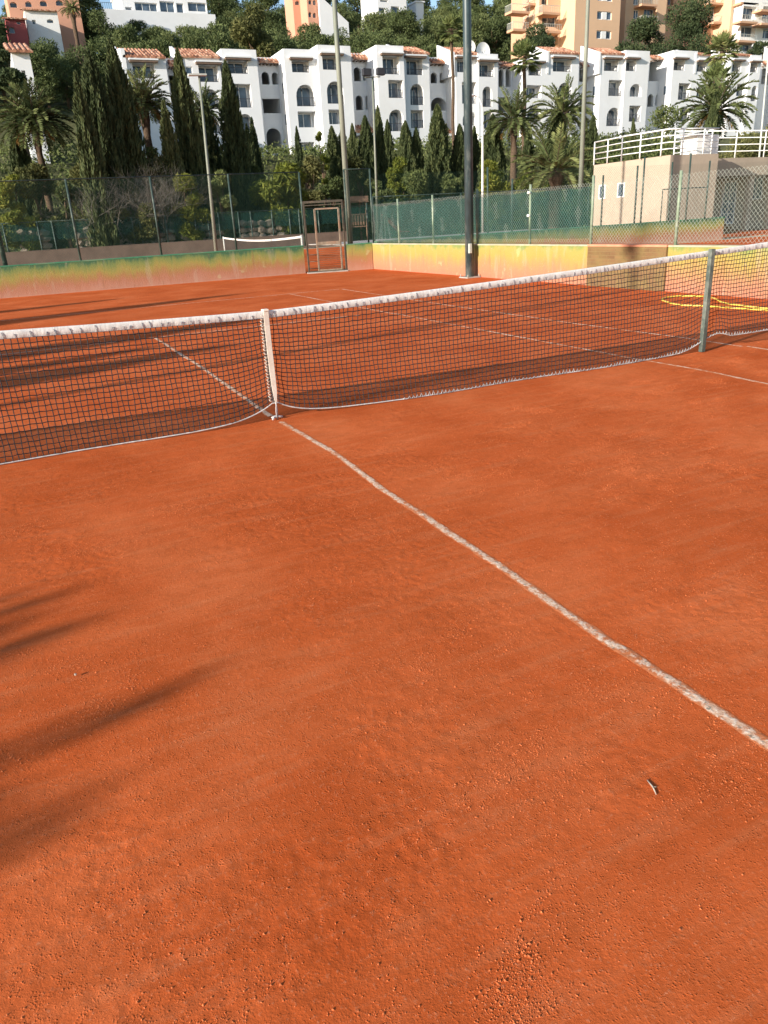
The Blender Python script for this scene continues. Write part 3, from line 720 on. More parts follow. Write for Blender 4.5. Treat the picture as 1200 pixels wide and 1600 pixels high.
fence('tall green chain link fence on the long left wall beside the gate',(-14.5,yb(-14.5)),(7.2,yb(7.2)),.9,3.15,[(x,yb(x)) for x in (-14.5,-12,-9.6,-7.2,-4.8,-2.4,.05,2.45,4.85,7.2)],pr=.032)
fence('chain link fence panel between the gate and the corner of the walls',(8.52,18.5),(9.4,18.45),.86,3.15,[(8.52,18.5),(9.42,18.45)],pr=.03)
py_=[W(x,360,X=9.44).y for x in (575,623,677,746,828,924,1057)]
po=[(9.44,py_[0],2.12),(9.44,py_[1],2.14,'fpost_l'),(9.44,py_[2],2.14,'fpost_l'),(9.44,py_[3],2.16,'fpost_l'),(9.44,py_[4],2.14,'fpost_l'),(9.44,py_[5],2.18,'fpost_l'),(9.44,py_[6],2.1,'fpost_l')]
fr=fence('green mesh fence with pale posts along the yellow wall',(9.44,18.4),(9.44,1.2),.84,2.05,po+[(9.44,2.4),(9.44,1.2)],pr=.03,cell=.06,wr_=.0026,wmat='wire_g',rail=False)
screen(fr,(9.44,18.3),(9.44,py_[5]),.95,2.0,M['screen'],off=-.02)
for yy,zz in ((py_[4],1.95),(py_[4],1.45)):
    mb=MB(); mb.tube([(9.44,yy,zz),(9.36,yy,zz+.02)],.03,8); mb.build('insulator',M['whitepaint'],fr)
# gate in the left wall
gt=empty('metal_gate',(7.15,18.9,0),'dark metal gate with bars between the green walls','gate')
GA=W(480,428,Z=0); GB=W(530,420,Z=0); GA=Vector((7.16,18.85,0)); GB=Vector((8.38,18.5,0)); gd=(GB-GA).normalized()
f=MB()
for p in (GA,GB): f.beam(p,p+Vector((0,0,2.25)),.05,.05)
f.beam(GA+Vector((0,0,2.22)),GB+Vector((0,0,2.22)),.07,.07); f.beam(GA+Vector((0,0,2.12)),GB+Vector((0,0,2.12)),.03,.03)
f.beam(GA+Vector((0,0,.03)),GB+Vector((0,0,.03)),.08,.06)
f.build('gate_frame',simple('dark rusted steel',(.06,.05,.035),.7,.4,.4,8,dirt=((.2,.13,.08),.5)),gt)
f=MB(); a=GA+gd*.34;b=GB-gd*.14
for p in (a,b): f.beam(p+Vector((0,0,.05)),p+Vector((0,0,2.0)),.05,.05)
for z in (.08,2.0): f.beam(a+Vector((0,0,z)),b+Vector((0,0,z)),.045,.045)
f.beam(a+Vector((0,0,.93)),b+Vector((0,0,.93)),.05,.10)
leafm=f.build('gate_leaf',simple('rusty pale steel',(.22,.17,.12),.7,.3,.3,9,dirt=((.30,.14,.08),.7)),gt)
f=MB()
for i in range(1,14): f.beam(a+Vector((0,0,.08+i*.06)),b+Vector((0,0,.08+i*.06)),.008,.008)
f.build('gate_bar',M['fpost'],leafm)
f=MB()
f.tube([(GA+gd*.02 if (i+1)//2%2 else a)+Vector((0,0,.15+(i//2)*.22)) for i in range(8)],.01,4)
f.build('side_panel',M['fpost'],gt)
f=MB(); f.box((GA.x-.1,GA.y-.35,.0),(GB.x+.05,GA.y-.05,.035),R(-14)); tag(f.build('gate_threshold',M['concrete'],None,base=(GA.x,GA.y,0)),'flat pale threshold slab lying in front of the metal gate','slab')
# far side walls
wall_thing('boundary_wall','green topped low wall across the side court beyond the yellow wall',(9.6,18.55),(26.2,18.75),.86,.2,M['wall_g'],M['cope_g'])
tall=[W(x,330,Y=18.7).x for x in (762,800,940,992,1002,1045,1072,1102)]
fence('tall dark fence behind the side court in front of the clubhouse',(9.6,18.7),(30,18.75),.9,3.0,[(x,18.7,z_) for x,z_ in zip(tall,(3.1,2.7,2.7,3.0,3.3,3.1,3.4,3.1))]+[(30,18.75)],pr=.035,wmat='wire',cell=.07,wr_=.002,rail=False)
sc2=fence('teal windbreak fence hung with mesh in front of the palms',(9.7,18.95),(19.0,19.0),.9,2.3,[(9.7,18.95),(13.2,18.95),(16.2,18.95),(19,19)],pr=.03,rail=True,scr=(.95,2.25,'screen_d'))
# green frame gate by the clubhouse
gf=empty('fence_gate',(W(1033,330,Y=18.9).x,18.9,.86),'green tube framed gate against the beige clubhouse wall','gate'); x0=gf.location.x; x1=W(1102,330,Y=18.9).x
f=MB(); f.tube([(x0,18.9,.86),(x0,18.9,2.1),(x1,18.9,2.1),(x1,18.9,.86)],.025,6); f.build('gate_frame',M['fpost'],gf)
chain('wire_mesh',gf,(x0,18.9),(x1,18.9),.9,2.08,.08,.0018,M['wire'])
# ---------------------------------------------------------------- light poles
def pole(name,label,base,h,r0,r1,mat,heads=None,lean=(0,0),plate=True,cat='light pole'):
    o=empty(name,base,label,cat); b=Vector(base); top=b+Vector((lean[0],lean[1],h))
    m_=MB(); m_.tube([b,b+(top-b)*.5,top],[r0,(r0+r1)/2,r1],14); m_.build('mast',mat,o)
    if plate:
        q=MB(); q.box((b.x-r0*1.75,b.y-r0*1.9,b.z-.01),(b.x+r0*1.75,b.y+r0*1.9,b.z+.03))
        for sx in(-1,1):
            for sy in (-1,1): q.tube([(b.x+sx*r0*1.45,b.y+sy*r0*1.6,b.z+.03),(b.x+sx*r0*1.45,b.y+sy*r0*1.6,b.z+.09)],.014,6)
        q.build('base_plate',M['concrete'],o)
    if heads:
        for dx,dy,w,hh,tl in heads:
            q=MB(); q.tube([top,top+Vector((dx,dy,.08))],.03,6)
            c=top+Vector((dx,dy,.12)); q2=MB(); q2.box((c.x-w/2,c.y-.12,c.z-hh/2),(c.x+w/2,c.y+.12,c.z+hh/2)); q.build('bracket',mat,o); q2.build('floodlight',M['rail'],o,.01)
    return o
pb=W(734,431,X=9.1); pb=Vector((9.1,pb.y,0))
lp=pole('light_pole','thick dark blue green floodlight pole bolted down before the yellow wall',(pb.x,pb.y,0.0),12,.115,.085,M['dkpole'],[(-.5,0,.5,.35,0),(.5,0,.5,.35,0)])
p1=W(9,416,Y=19.75); pole('light_pole','thick green pole at the far left end of the fence',(p1.x,19.75,0),12,.07,.055,M['fpost'],[(-.5,0,.5,.35,0)],plate=False)
q=MB(); q.box((pb.x-.10,pb.y-.16,.62),(pb.x-.02,pb.y-.10,.86)); q.build('switch_box',M['fpost_w'],lp,.006)
p1=W(547,378,Y=19.5); pole('light_pole','tall grey green tapering pole rising behind the corner of the walls',(p1.x,p1.y,0),13,.105,.055,M['greypole'],[(-.4,0,.5,.35,0),(.4,0,.5,.35,0)],lean=(-.0,0),plate=False)
p1=W(905,350,Y=19.3); pole('light_pole','tall grey pole rising in front of the orange apartment tower',(p1.x,p1.y,0),13,.10,.05,M['greypole'],[(-.4,0,.5,.35,0),(.4,0,.5,.35,0)],plate=False)
p1=W(336,385,Y=31); p2=W(311,118,Y=31); pole('light_pole','pale slim pole with a flat crossbar lamp among the cypresses',(p1.x,31,0),p2.z,.085,.045,M['greypole'],None,lean=(p2.x-p1.x,0),plate=False)
f=MB(); l_=bpy.data.objects[-1] if False else None
lampo=[o for o in bpy.data.objects if o.get('label','').startswith('pale slim pole')][0]
f=MB(); a=W(294,117,Y=31);b=W(322,117,Y=31); f.beam(a,b,.25,.07); f.build('lamp_head',M['fpost_w'],lampo)
p1=W(589,345,Y=44); p2=W(582,121,Y=44); lp2=pole('light_pole','slim pale pole carrying two square floodlights before white apartments',(p1.x,44,0),p2.z,.09,.05,M['greypole'],None,lean=(p2.x-p1.x,0),plate=False)
for x0,x1,y0,y1 in ((566,578,108,119),(588,599,107,118)):
    f=MB(); a=W(x0,y1,Y=44);b=W(x1,y0,Y=44); f.box((a.x,43.75,a.z),(b.x,44.05,b.z),0); f.build('floodlight',M['rail'],lp2,.02)
f=MB(); f.beam(W(570,121,Y=44),W(594,120,Y=44),.06,.06); f.build('crossbar',M['greypole'],lp2)
# white street lamp with a curved arm
sy=40; pts=[W(x,y,Y=sy) for x,y in ((754,340),(754,297),(754,200),(753,165),(749,154),(742,149),(736,148))]
sl=empty('street_lamp',(pts[0].x,sy,0),'white street lamp with curved neck right of the dark pole','street lamp'); pts[0].z=0
f=MB(); f.tube(pts,[.085,.08,.055,.05,.045,.045,.04],10); f.build('mast',M['whitepaint'],sl)
f=MB(); f.blob(W(736,149,Y=sy),(.28,.12,.09),1,.02,2); f.build('lamp_head',M['whitepaint'],sl)
sy=34; a=W(1189,215,Y=sy);b=W(1197,125,Y=sy); d=(b-a)/(b.z-a.z); top=b+d*2.2; base=a-d*(a.z-Hf(a.x,sy))
pl=empty('utility_pole',base,'thin pale wooden pole at the right edge above the terrace railing','pole'); f=MB(); f.tube([base,top],[.07,.05],8); f.build('mast',M['fpost_w'],pl); f=MB(); f.tube([top-d*.3+Vector((-.3,0,0)),top-d*.3+Vector((.3,0,0))],.03,6); f.build('crossbar',M['fpost_w'],pl)
# ---------------------------------------------------------------- neighbouring court: net, far walls, fences
n2=empty('tennis_net',(11,45,0),'white taped net of the neighbouring court behind the left wall','tennis net')
NA=W(349,371,Z=1.07); NB=W(471,369,Z=1.07); n2.location=(NA.x,NA.y,0)
for p in (NA,NB): f=MB(); f.tube([(p.x,p.y,0),(p.x,p.y,1.12)],.05,8); f.build('net_post',M['fpost_w'],n2)
K=40; pp=[NA.lerp(NB,i/K) for i in range(K+1)]; zt=[1.07-.156*math.sin(math.pi*i/K) for i in range(K+1)]
f=MB()
for i in range(K):
    f.beam((pp[i].x,pp[i].y,zt[i]-.03),(pp[i+1].x,pp[i+1].y,zt[i+1]-.03),.03,.09)
f.build('top_tape',M['tape'],n2)
Vn=[];Fn=[]
L=int((NB-NA).length/.06)
paths=[np.array([[*(NA.lerp(NB,i/L))[:2],0.02],[*(NA.lerp(NB,i/L))[:2],1.02-.156*math.sin(math.pi*i/L)]]) for i in range(L+1)]
paths+=[np.array([[*(NA.lerp(NB,i/K))[:2],.02+(1.0-.156*math.sin(math.pi*i/K))*j/16] for i in range(K+1)]) for j in range(17)]
V,F=ribbons(paths,.0035,(.3,0,.95)); V=V-np.array([NA.x,NA.y,0]); npmesh('netting',V,F,M['black'],n2)
YF=47.0
za=W(0,392,Y=YF).z; zb=W(275,382,Y=YF).z
wall_thing('low_wall','long brown low wall at the far end of the neighbouring court',(-16,YF),(W(545,372,Y=YF).x,YF),(za+zb)/2,.3,M['brownwall'],M['brownwall'])
zt=W(150,342,Y=48).z
x_=[W(x,370,Y=48).x for x in (8,62,85,160,210,222,262,308,328,345,376,395,428,455,470,500)]
fence('long teal windbreak fence behind the neighbouring court below the cypresses',(-16,48),(W(760,350,Y=48).x,48),0,zt,[(x,48) for x in x_],pr=.045,cell=.09,wr_=.003,scr=(1.5,zt-.05,'screen_d'))
# rubble blocks behind
rr=random.Random(8)
for k,(x0,x1,y0,y1,lab) in enumerate([(30,62,372,384,'pale rubble stone retaining wall left of the far fence posts'),(120,200,366,388,'longest pale stone retaining wall behind the far fence'),(225,270,368,386,'stone retaining wall below the light net roll'),(285,345,360,388,'rough stone bank behind the pale slim pole'),(375,440,355,378,'stone bank behind the neighbouring net')]):
    a=W(x0,y1,Y=48.8);b=W(x1,y0,Y=48.8); o=empty('stone_wall',((a.x+b.x)/2,48.8,0),lab,'stone wall'); f=MB()
    x=a.x
    while x<b.x:
        z=-.2; w=rr.uniform(.5,.9)
        while z<b.z+.2:
            hh=rr.uniform(.3,.5); f.blob((x+w/2,48.8+rr.uniform(-.08,.08),z+hh/2),(w*.6,.3,hh*.62),rr.randint(0,999),.12,1); z+=hh
        x+=w
    f.build('stones',M['stone'],o)
# playground tower
px0,px1=W(549,360,Y=50).x,W(574,360,Y=50).x; zt=W(560,307,Y=50).z; zp=W(560,345,Y=50).z
tw=empty('playground_tower',((px0+px1)/2,50,Hf(px0,50)),'wooden playground tower with slatted roof beside the tall grey green pole','playground tower')
for x in (px0,px1):
    for y in (50,51.2): f=MB(); f.beam((x,y,-.1),(x,y,zt-.25),.11,.11); f.build('post',M['wood'],tw)
f=MB()
for i in range(6): f.box((px0-.2,49.8+i*.27,zt-.4+.09*min(i,5-i)),(px1+.2,50.03+i*.27,zt-.36+.09*min(i,5-i)))
f.box((px0-.15,49.85,zt-.32),(px1+.15,49.93,zt+.02)); f.build('roof',M['wood'],tw)
f=MB(); f.box((px0,50,zp-.45),(px1,51.2,zp-.37)); f.build('platform',M['wood'],tw)
f=MB()
for i in range(5): f.box((px0+.1+i*(px1-px0-.2)/5,49.97,zp-.3),(px0+.22+i*(px1-px0-.2)/5,50.0,zp+.5))
f.box((px0,49.94,zp+.42),(px1,49.97,zp+.5)); f.build('guard_rail',M['wood'],tw)
f=MB(); f.beam((px0-.75,50.3,0),(px0-.1,50.3,zp-.4),.06,.06); f.beam((px0-.75,50.9,0),(px0-.1,50.9,zp-.4),.06,.06)
for i in range(5): f.beam((px0-.72+.13*i,50.3,.1+i*.25),(px0-.72+.13*i,50.9,.1+i*.25),.04,.04)
f.build('ladder',M['wood'],tw)
sl_=empty('playground_slide',(W(605,350,Y=49.5).x,49.5,0),'red playground slide seen through the teal fence','slide')
a=W(598,335,Y=49.5); b=W(625,362,Y=49.5); f=MB(); b.z=max(b.z,.3); f.beam(a,b,.55,.08); f.beam(b,b+Vector((.7,0,-.02)),.55,.08); f.build('chute',M['slide'],sl_)
f=MB()
for s in (-.3,.3): f.beam((a.x,a.y+s,0),(a.x,a.y+s,a.z+.6),.08,.08)
f.build('ladder',M['fpost_w'],sl_)
f=MB(); 
for s in (-.5,.5): f.beam((W(600,365,Y=49).x-s,48.9,0),(W(600,322,Y=49).x,48.9,W(600,320,Y=49).z),.09,.09)
tag(f.build('swing_frame',M['fpost_w'],None,base=(W(600,365,Y=49).x,48.9,0)),'white A shaped swing frame behind the green fence','swing')
flat('terrace_path',9.8,21,19.3,26,.75,M['concrete'])
# ---------------------------------------------------------------- clubhouse
CX=25.2; CY=21.0
cb=empty('clubhouse',(CX,CY,0),'beige clubhouse with rooftop terrace, white railing and dark overhang','building')
zr=lambda px,py,y=CY: W(px,py,Y=y).z
XLc=W(927,300,Y=CY).x; XCo=W(1048,280,Y=CY).x; XOv=W(1124,255,Y=CY).x
zT=3.55
cL=W(928,258,Z=zT); cC=W(1048,242,Z=zT); cR=W(1123,240,Z=zT)
XLc,XCo,XOv=cL.x,cC.x,cR.x; CY=cR.y
f=MB(); f.prism([(cL.x,cL.y),(cC.x,cC.y),(cR.x,cR.y),(cR.x+.5,26.6),(60,26.6),(60,50),(cL.x+27,50)],-.1,zT); f.build('wall',M['cream'],cb)
f=MB(); f.box((XOv+.51,24.3,zT-.85),(60,26.5,zT-.004)); f.build('overhang_slab',M['cream'],cb)
f=MB(); f.box((XOv+.55,26.52,-.1),(59.9,26.58,zT-.86)); f.build('recessed_wall',M['cream'],cb)
# door in recessed wall
def window(parent,x0,x1,z0,z1,y,cols=2,rows=1,fr=.07,name='window',frame='whitepaint',depth=.08,glass='glass'):
    f=MB()
    f.box((x0,y-depth,z0),(x1,y,z0+fr)); f.box((x0,y-depth,z1-fr),(x1,y,z1))
    f.box((x0,y-depth,z0+fr),(x0+fr,y,z1-fr)); f.box((x1-fr,y-depth,z0+fr),(x1,y,z1-fr))
    for i in range(1,cols):
        x=x0+(x1-x0)*i/cols; f.box((x-fr/2,y-depth*.9,z0+fr),(x+fr/2,y-.002,z1-fr))
    for i in range(1,rows):
        z=z0+(z1-z0)*i/rows
        for c in range(cols):
            a=x0+(x1-x0)*c/cols+fr/2+.001; b=x0+(x1-x0)*(c+1)/cols-fr/2-.001
            f.box((a,y-depth*.8,z-fr/3),(b,y-.003,z+fr/3))
    o=f.build(name,M[frame],parent)
    g_=MB(); g_.box((x0+fr*.5,y-depth*.45,z0+fr*.5),(x1-fr*.5,y-depth*.35,z1-fr*.5)); g_.build('pane',M[glass],o)
    return o
dx0=W(1131,300,Y=26.4).x; dx1=W(1152,300,Y=26.4).x; window(cb,dx0,dx1,W(1140,350,Y=26.4).z,W(1140,283,Y=26.4).z,26.516,2,4,.07,'door')
window(cb,W(1172,300,Y=26.4).x,W(1192,300,Y=26.4).x,1.5,2.7,26.516,2,1,.05,'window')
wd_=(cC-cL).normalized(); wn=Vector((wd_.y,-wd_.x,0))
for px_,py_w in ((941.5,300),(971,297)):
    ry=_f+_r*(px_-600)/FPX-_u*(py_w-800)/FPX; ry=Vector(ry); C0=Vector(CP); t=(cL-C0).dot(wn)/ry.dot(wn); q=C0+ry*t
    f=MB(); u_=wd_*.22; o_=wn*.02
    for sgn in (-1,1): f.beam(q+o_+u_*sgn+Vector((0,0,-.33)),q+o_+u_*sgn+Vector((0,0,.33)),.06,.06); f.beam(q+o_-u_+Vector((0,0,.3*sgn)),q+o_+u_+Vector((0,0,.3*sgn)),.06,.06)
    w_=f.build('window',M['whitepaint'],cb); f=MB(); f.beam(q-u_+o_*.5,q+u_+o_*.5,.03,.6); f.build('pane',M['glass'],w_)
for x in (W(1162,370,Y=24.6).x,W(1196,370,Y=24.6).x):
    f=MB(); f.box((x-.15,24.45,-.1),(x+.15,24.75,zT-.853)); f.build('pillar',M['cream'],cb)
f=MB()
for i in range(3): f.box((XOv+.8,CY+1.5+i*.35,-.1),(XOv+3.4,CY+1.85+i*.35,.12+i*.16))
f.build('steps',M['brick'],cb)
# railing: left curved run, right run
def railing(path,h,parent,mat,npo,bars=4):
    for k in range(bars):
        z=h*(1-k/bars)
        f=MB(); f.tube([Vector(p)+Vector((0,0,z)) for p in path],.032 if k==0 else .022,6); f.build('rail',mat,parent)
    Ls=[0]
    for a,b in zip(path[:-1],path[1:]): Ls.append(Ls[-1]+(Vector(b)-Vector(a)).length)
    for i in range(npo+1):
        s=Ls[-1]*i/npo; j=max(k for k in range(len(Ls)) if Ls[k]<=s+1e-6); j=min(j,len(path)-2)
        p=Vector(path[j]).lerp(Vector(path[j+1]),(s-Ls[j])/(Ls[j+1]-Ls[j])); f=MB(); f.tube([p,p+Vector((0,0,h+.0))],.032,8); f.build('post',mat,parent)
ra=empty('terrace_railing',(XCo,CY,zT),'white tube railing curving round the left part of the clubhouse terrace','railing')
e_=Vector((.12,.15,0)); mid=(cL+cC)/2-wn*-.25
railing([tuple(cL+e_),tuple(mid),tuple(cC+Vector((0,.12,0))),tuple(cR+Vector((0,.12,0))),(XOv+.2,24.3,zT)],1.05,ra,M['whitepaint'],9)
ra=empty('terrace_railing',(XOv,CY,zT),'white tube railing on the overhanging slab at the right edge','railing')
railing([(XOv+.3,24.4,zT),(60,24.4,zT)],1.25,ra,M['whitepaint'],15)
f=MB(); f.box((W(1088,235,Y=CY+1).x,CY+1,zT),(W(1122,235,Y=CY+1).x,CY+2,zT+.85)); f.box((W(1080,225,Y=CY+1).x,CY+.9,zT+.852),(W(1108,225,Y=CY+1).x,CY+2,zT+.93)); tag(f.build('terrace_cabinet',M['whitepaint'],None,.02,base=(27,25,zT)),'white cabinet standing on the clubhouse terrace behind the railing','cabinet')
# ---------------------------------------------------------------- facade builder
def arch_loop(x0,x1,z0,z1,kind):
    if kind=='r': return [(x0,z0),(x1,z0),(x1,z1),(x0,z1)]
    r=(x1-x0)/2; cx=(x0+x1)/2; rise=min(r,(z1-z0)*.6); L=[(x0,z0),(x1,z0)]
    for i in range(0,11):
        an=math.pi*i/10; L.append((cx+r*math.cos(an),z1-rise+rise*math.sin(an)))
    return L
def facade(parent,outer,Y,ops,wallmat,depth=1.3,name='front_wall',backmat=None):
    """outer: polygon [(x,z)..]; ops: loops with depth; front at Y, looking to -Y"""
    bm=bmesh.new(); ed=[]
    def loop(L):
        vs=[bm.verts.new((x,Y,z)) for x,z in L]
        for i in range(len(vs)): ed.append(bm.edges.new((vs[i],vs[(i+1)%len(vs)])))
        return vs
    loop(outer); hv=[loop(o['loop']) for o in ops]
    bmesh.ops.triangle_fill(bm,use_beauty=True,use_dissolve=False,edges=ed,normal=(0,-1,0))
    for o,vs in zip(ops,hv):
        d=o.get('depth',depth); bv=[bm.verts.new((v.co.x,Y+d,v.co.z)) for v in vs]; n=len(vs)
        for i in range(n): bm.faces.new((vs[i],vs[(i+1)%n],bv[(i+1)%n],bv[i]))
        if not o.get('open'): bm.faces.new(bv)
    off=Vector((0,0,0)); q=parent
    while q is not None: off+=Vector(q.location); q=q.parent
    bmesh.ops.translate(bm,verts=bm.verts[:],vec=-off)
    bmesh.ops.recalc_face_normals(bm,faces=bm.faces[:])
    me=bpy.data.meshes.new(name); bm.to_mesh(me); bm.free(); return link(name,me,parent,wallmat)
def rail_part(parent,x0,x1,z,y,h=.95):
    f=MB(); f.beam((x0,y,z+h),(x1,y,z+h),.06,.05); f.beam((x0,y,z+.08),(x1,y,z+.08),.04,.04)
    n=max(3,int((x1-x0)/.16))
    for i in range(n+1): x=x0+(x1-x0)*i/n; f.beam((x,y,z+.05),(x,y,z+h),.022,.022)
    f.build('balcony_railing',M['rail'],parent)
def tiled_roof(parent,x0,x1,y0,y1,z0,z1,name='roof',gap=.34):
    """barrel tiles running down towards -Y"""
    V=[];F=[];n=max(2,int((x1-x0)/gap))*6; k=int(5)
    for i in range(n+1):
        x=x0+(x1-x0)*i/n; w=.12*abs(math.sin(math.pi*i/6))
        for j in range(2): V.append((x,y0 if j==0 else y1,(z0 if j==0 else z1)+w+.05))
    b=len(V); V+=[(x0,y0,z0-.08),(x1,y0,z0-.08),(x0,y1,z1-.12),(x1,y1,z1-.12)]
    for i in range(n): F.append((i*2,i*2+2,i*2+3,i*2+1))
    F.append((b,b+2,b+3,b+1))
    F.append(tuple([b,b+1]+[i*2 for i in range(n,-1,-1)]))
    F.append(tuple([b+3,b+2]+[i*2+1 for i in range(0,n+1)]))
    f=MB(); f.add(V,F); return f.build(name,M['tile'],parent)
def white_block(parent,spec):
    kind=spec['k']; Yf=80. if kind=='bay' else 82.4
    if 'Y' in spec: Yf=spec['Y']
    x0=W(spec['x'][0],120,Y=Yf).x; x1=W(spec['x'][1],120,Y=Yf).x; cx=(spec['x'][0]+spec['x'][1])/2
    zt=W(cx,spec['top'],Y=Yf).z; z0=spec.get('z0',7.2); ops=[]
    topn=None
    for (t,a,b,ya,yb_,*ex) in spec['o']:
        xa_=W(a,(ya+yb_)/2,Y=Yf).x; xb_=W(b,(ya+yb_)/2,Y=Yf).x; zb_=W((a+b)/2,yb_,Y=Yf).z; za_=W((a+b)/2,ya,Y=Yf).z
        xa_=max(xa_,x0+.12); xb_=min(xb_,x1-.12)
        dp=1.1 if kind=='bay' else .4
        if t in('w',): dp=.18
        ops.append(dict(loop=arch_loop(xa_,xb_,zb_,za_,'a' if t[0]=='a' else 'r'),depth=dp,t=t,open=(kind!='bay' and t!='w'),b=(xa_,xb_,zb_,za_)))
    facade(parent,[(x0,z0),(x1,z0),(x1,zt),(x0,zt)],Yf,ops,M['white'])
    # body
    f=MB(); yb0=Yf+.0; yr=90.
    f.quad((x0,Yf,z0),(x0,Yf,zt),(x0,yr,zt),(x0,yr,z0)); f.quad((x1,Yf,z0),(x1,yr,z0),(x1,yr,zt),(x1,Yf,zt))
    if spec.get('roof')!='tile':
        f.quad((x0,Yf,zt),(x1,Yf,zt),(x1,Yf+.3,zt),(x0,Yf+.3,zt)); f.quad((x0,Yf+.3,zt),(x1,Yf+.3,zt),(x1,Yf+.3,zt-.5),(x0,Yf+.3,zt-.5)); f.quad((x0,Yf+.3,zt-.5),(x1,Yf+.3,zt-.5),(x1,yr,zt-.5),(x0,yr,zt-.5))
    else: f.quad((x0,Yf,zt),(x1,Yf,zt),(x1,yr,zt),(x0,yr,zt))
    f.quad((x0,yr,z0),(x0,yr,zt),(x1,yr,zt),(x1,yr,z0))
    f.build('side_walls',M['white'],parent)
    if spec.get('roof')=='tile':
        tx0=x0-.1; tx1=x1+.05; rise=spec.get('rise',1.2)
        tiled_roof(parent,tx0,tx1,Yf-.2,Yf+3.2,zt,zt+rise)
        # gable parapet walls, left side sloped
        for xx in (x0-.42,):
            q=MB(); q.add([(xx,Yf-.1,zt-2.2),(xx,Yf+3.6,zt-2.2),(xx,Yf+3.6,zt+rise+.35),(xx,Yf-.1,zt+.15),(xx+.3,Yf-.1,zt-2.2),(xx+.3,Yf+3.6,zt-2.2),(xx+.3,Yf+3.6,zt+rise+.35),(xx+.3,Yf-.1,zt+.15)],[(0,3,2,1),(4,5,6,7),(0,1,5,4),(1,2,6,5),(2,3,7,6),(3,0,4,7)]); q.build('gable_wall',M['white'],parent)
    if spec.get('eave'):
        e0,e1,ya,yb_=spec['eave']; xa_=W(e0,ya,Y=Yf-.7).x; xb_=W(e1,ya,Y=Yf-.7).x; zz=W((e0+e1)/2,yb_,Y=Yf-.7).z; z2=W((e0+e1)/2,ya,Y=Yf+.2).z
        tiled_roof(parent,max(xa_,x0+.02),min(xb_,x1+.3),Yf-.7,Yf+.25,zz,max(z2,zz+.35),'eave_roof')
        q=MB(); n=6
        for i in range(n): xx=x0+.2+(x1-x0-.4)*i/(n-1); q.box((xx-.06,Yf-.55,zz-.22),(xx+.06,Yf,zz-.1))
        q.build('rafter_ends',M['darkwood'],parent)
    for o in ops:
        xa_,xb_,zb_,za_=o['b']; t=o['t']
        if t=='w': window(parent,xa_+.02,xb_-.02,zb_+.02,za_-.02,Yf+.15,2 if xb_-xa_>1.2 else 1,1,.07); continue
        if kind=='bay' or 'd' in t:
            dh=min(2.3,(za_-zb_)-.1); m_=(xb_-xa_)*.10
            if t[0]=='n': dh=(za_-zb_)-.08
            window(parent,xa_+m_*.2,xb_-m_*.9,zb_+.04,zb_+dh,Yf+1.09,2,1,.07)
            if (za_-zb_)>1.6 or t[0]=='n': 
                rail_part(parent,xa_+.02,xb_-.02,zb_-.02,Yf+.12,.85 if t[0]!='n' else .6)
            if t[0]!='n' and (za_-zb_)>1.9:
                q=MB(); cxx=(xa_+xb_)/2-.3; q.tube([(cxx,Yf+.5,za_-.02),(cxx,Yf+.5,za_-.35)],.03,5); q.blob((cxx,Yf+.5,za_-.48),(.1,.1,.15),2,.02,1); q.build('hanging_lantern',M['rail'],parent)
        if t[0]=='n':
            q=MB(); q.box((xa_-.25,Yf-.45,za_-.02),(xb_+.35,Yf-.003,za_+.16)); q.build('awning',M['darkwood'],parent)
            q=MB(); q.box((xa_-.3,Yf-.5,za_+.165),(xb_+.4,Yf-.003,za_+.3)); q.build('awning_top',M['white'],parent)
    # side slot windows on the left flank of bays
    if kind=='bay' and spec.get('slot'):
        for zc in spec['slot']:
            q=MB(); q.box((x0-.02,Yf+.9,zc-.5),(x0+.05,Yf+1.3,zc+.5)); q.build('side_window',M['glass'],parent)
    if spec.get('aw'):
        a,b,ya,yb_=spec['aw']; xa_=W(a,yb_,Y=Yf-1.4).x; xb_=W(b,yb_,Y=Yf-1.4).x; zz=W((a+b)/2,yb_,Y=Yf-1.4).z
        tiled_roof(parent,xa_,xb_,Yf-1.4,Yf-.01,zz,zz+.75,'porch_roof')
        q=MB(); q.box((xa_,Yf-1.3,zz-.35),(xb_,Yf-1.1,zz-.1)); 
        for xx in (xa_+.1,xb_-.3): q.box((xx,Yf-1.31,z0),(xx+.22,Yf-1.08,zz-.352))
        q.build('porch_frame',M['white'],parent)
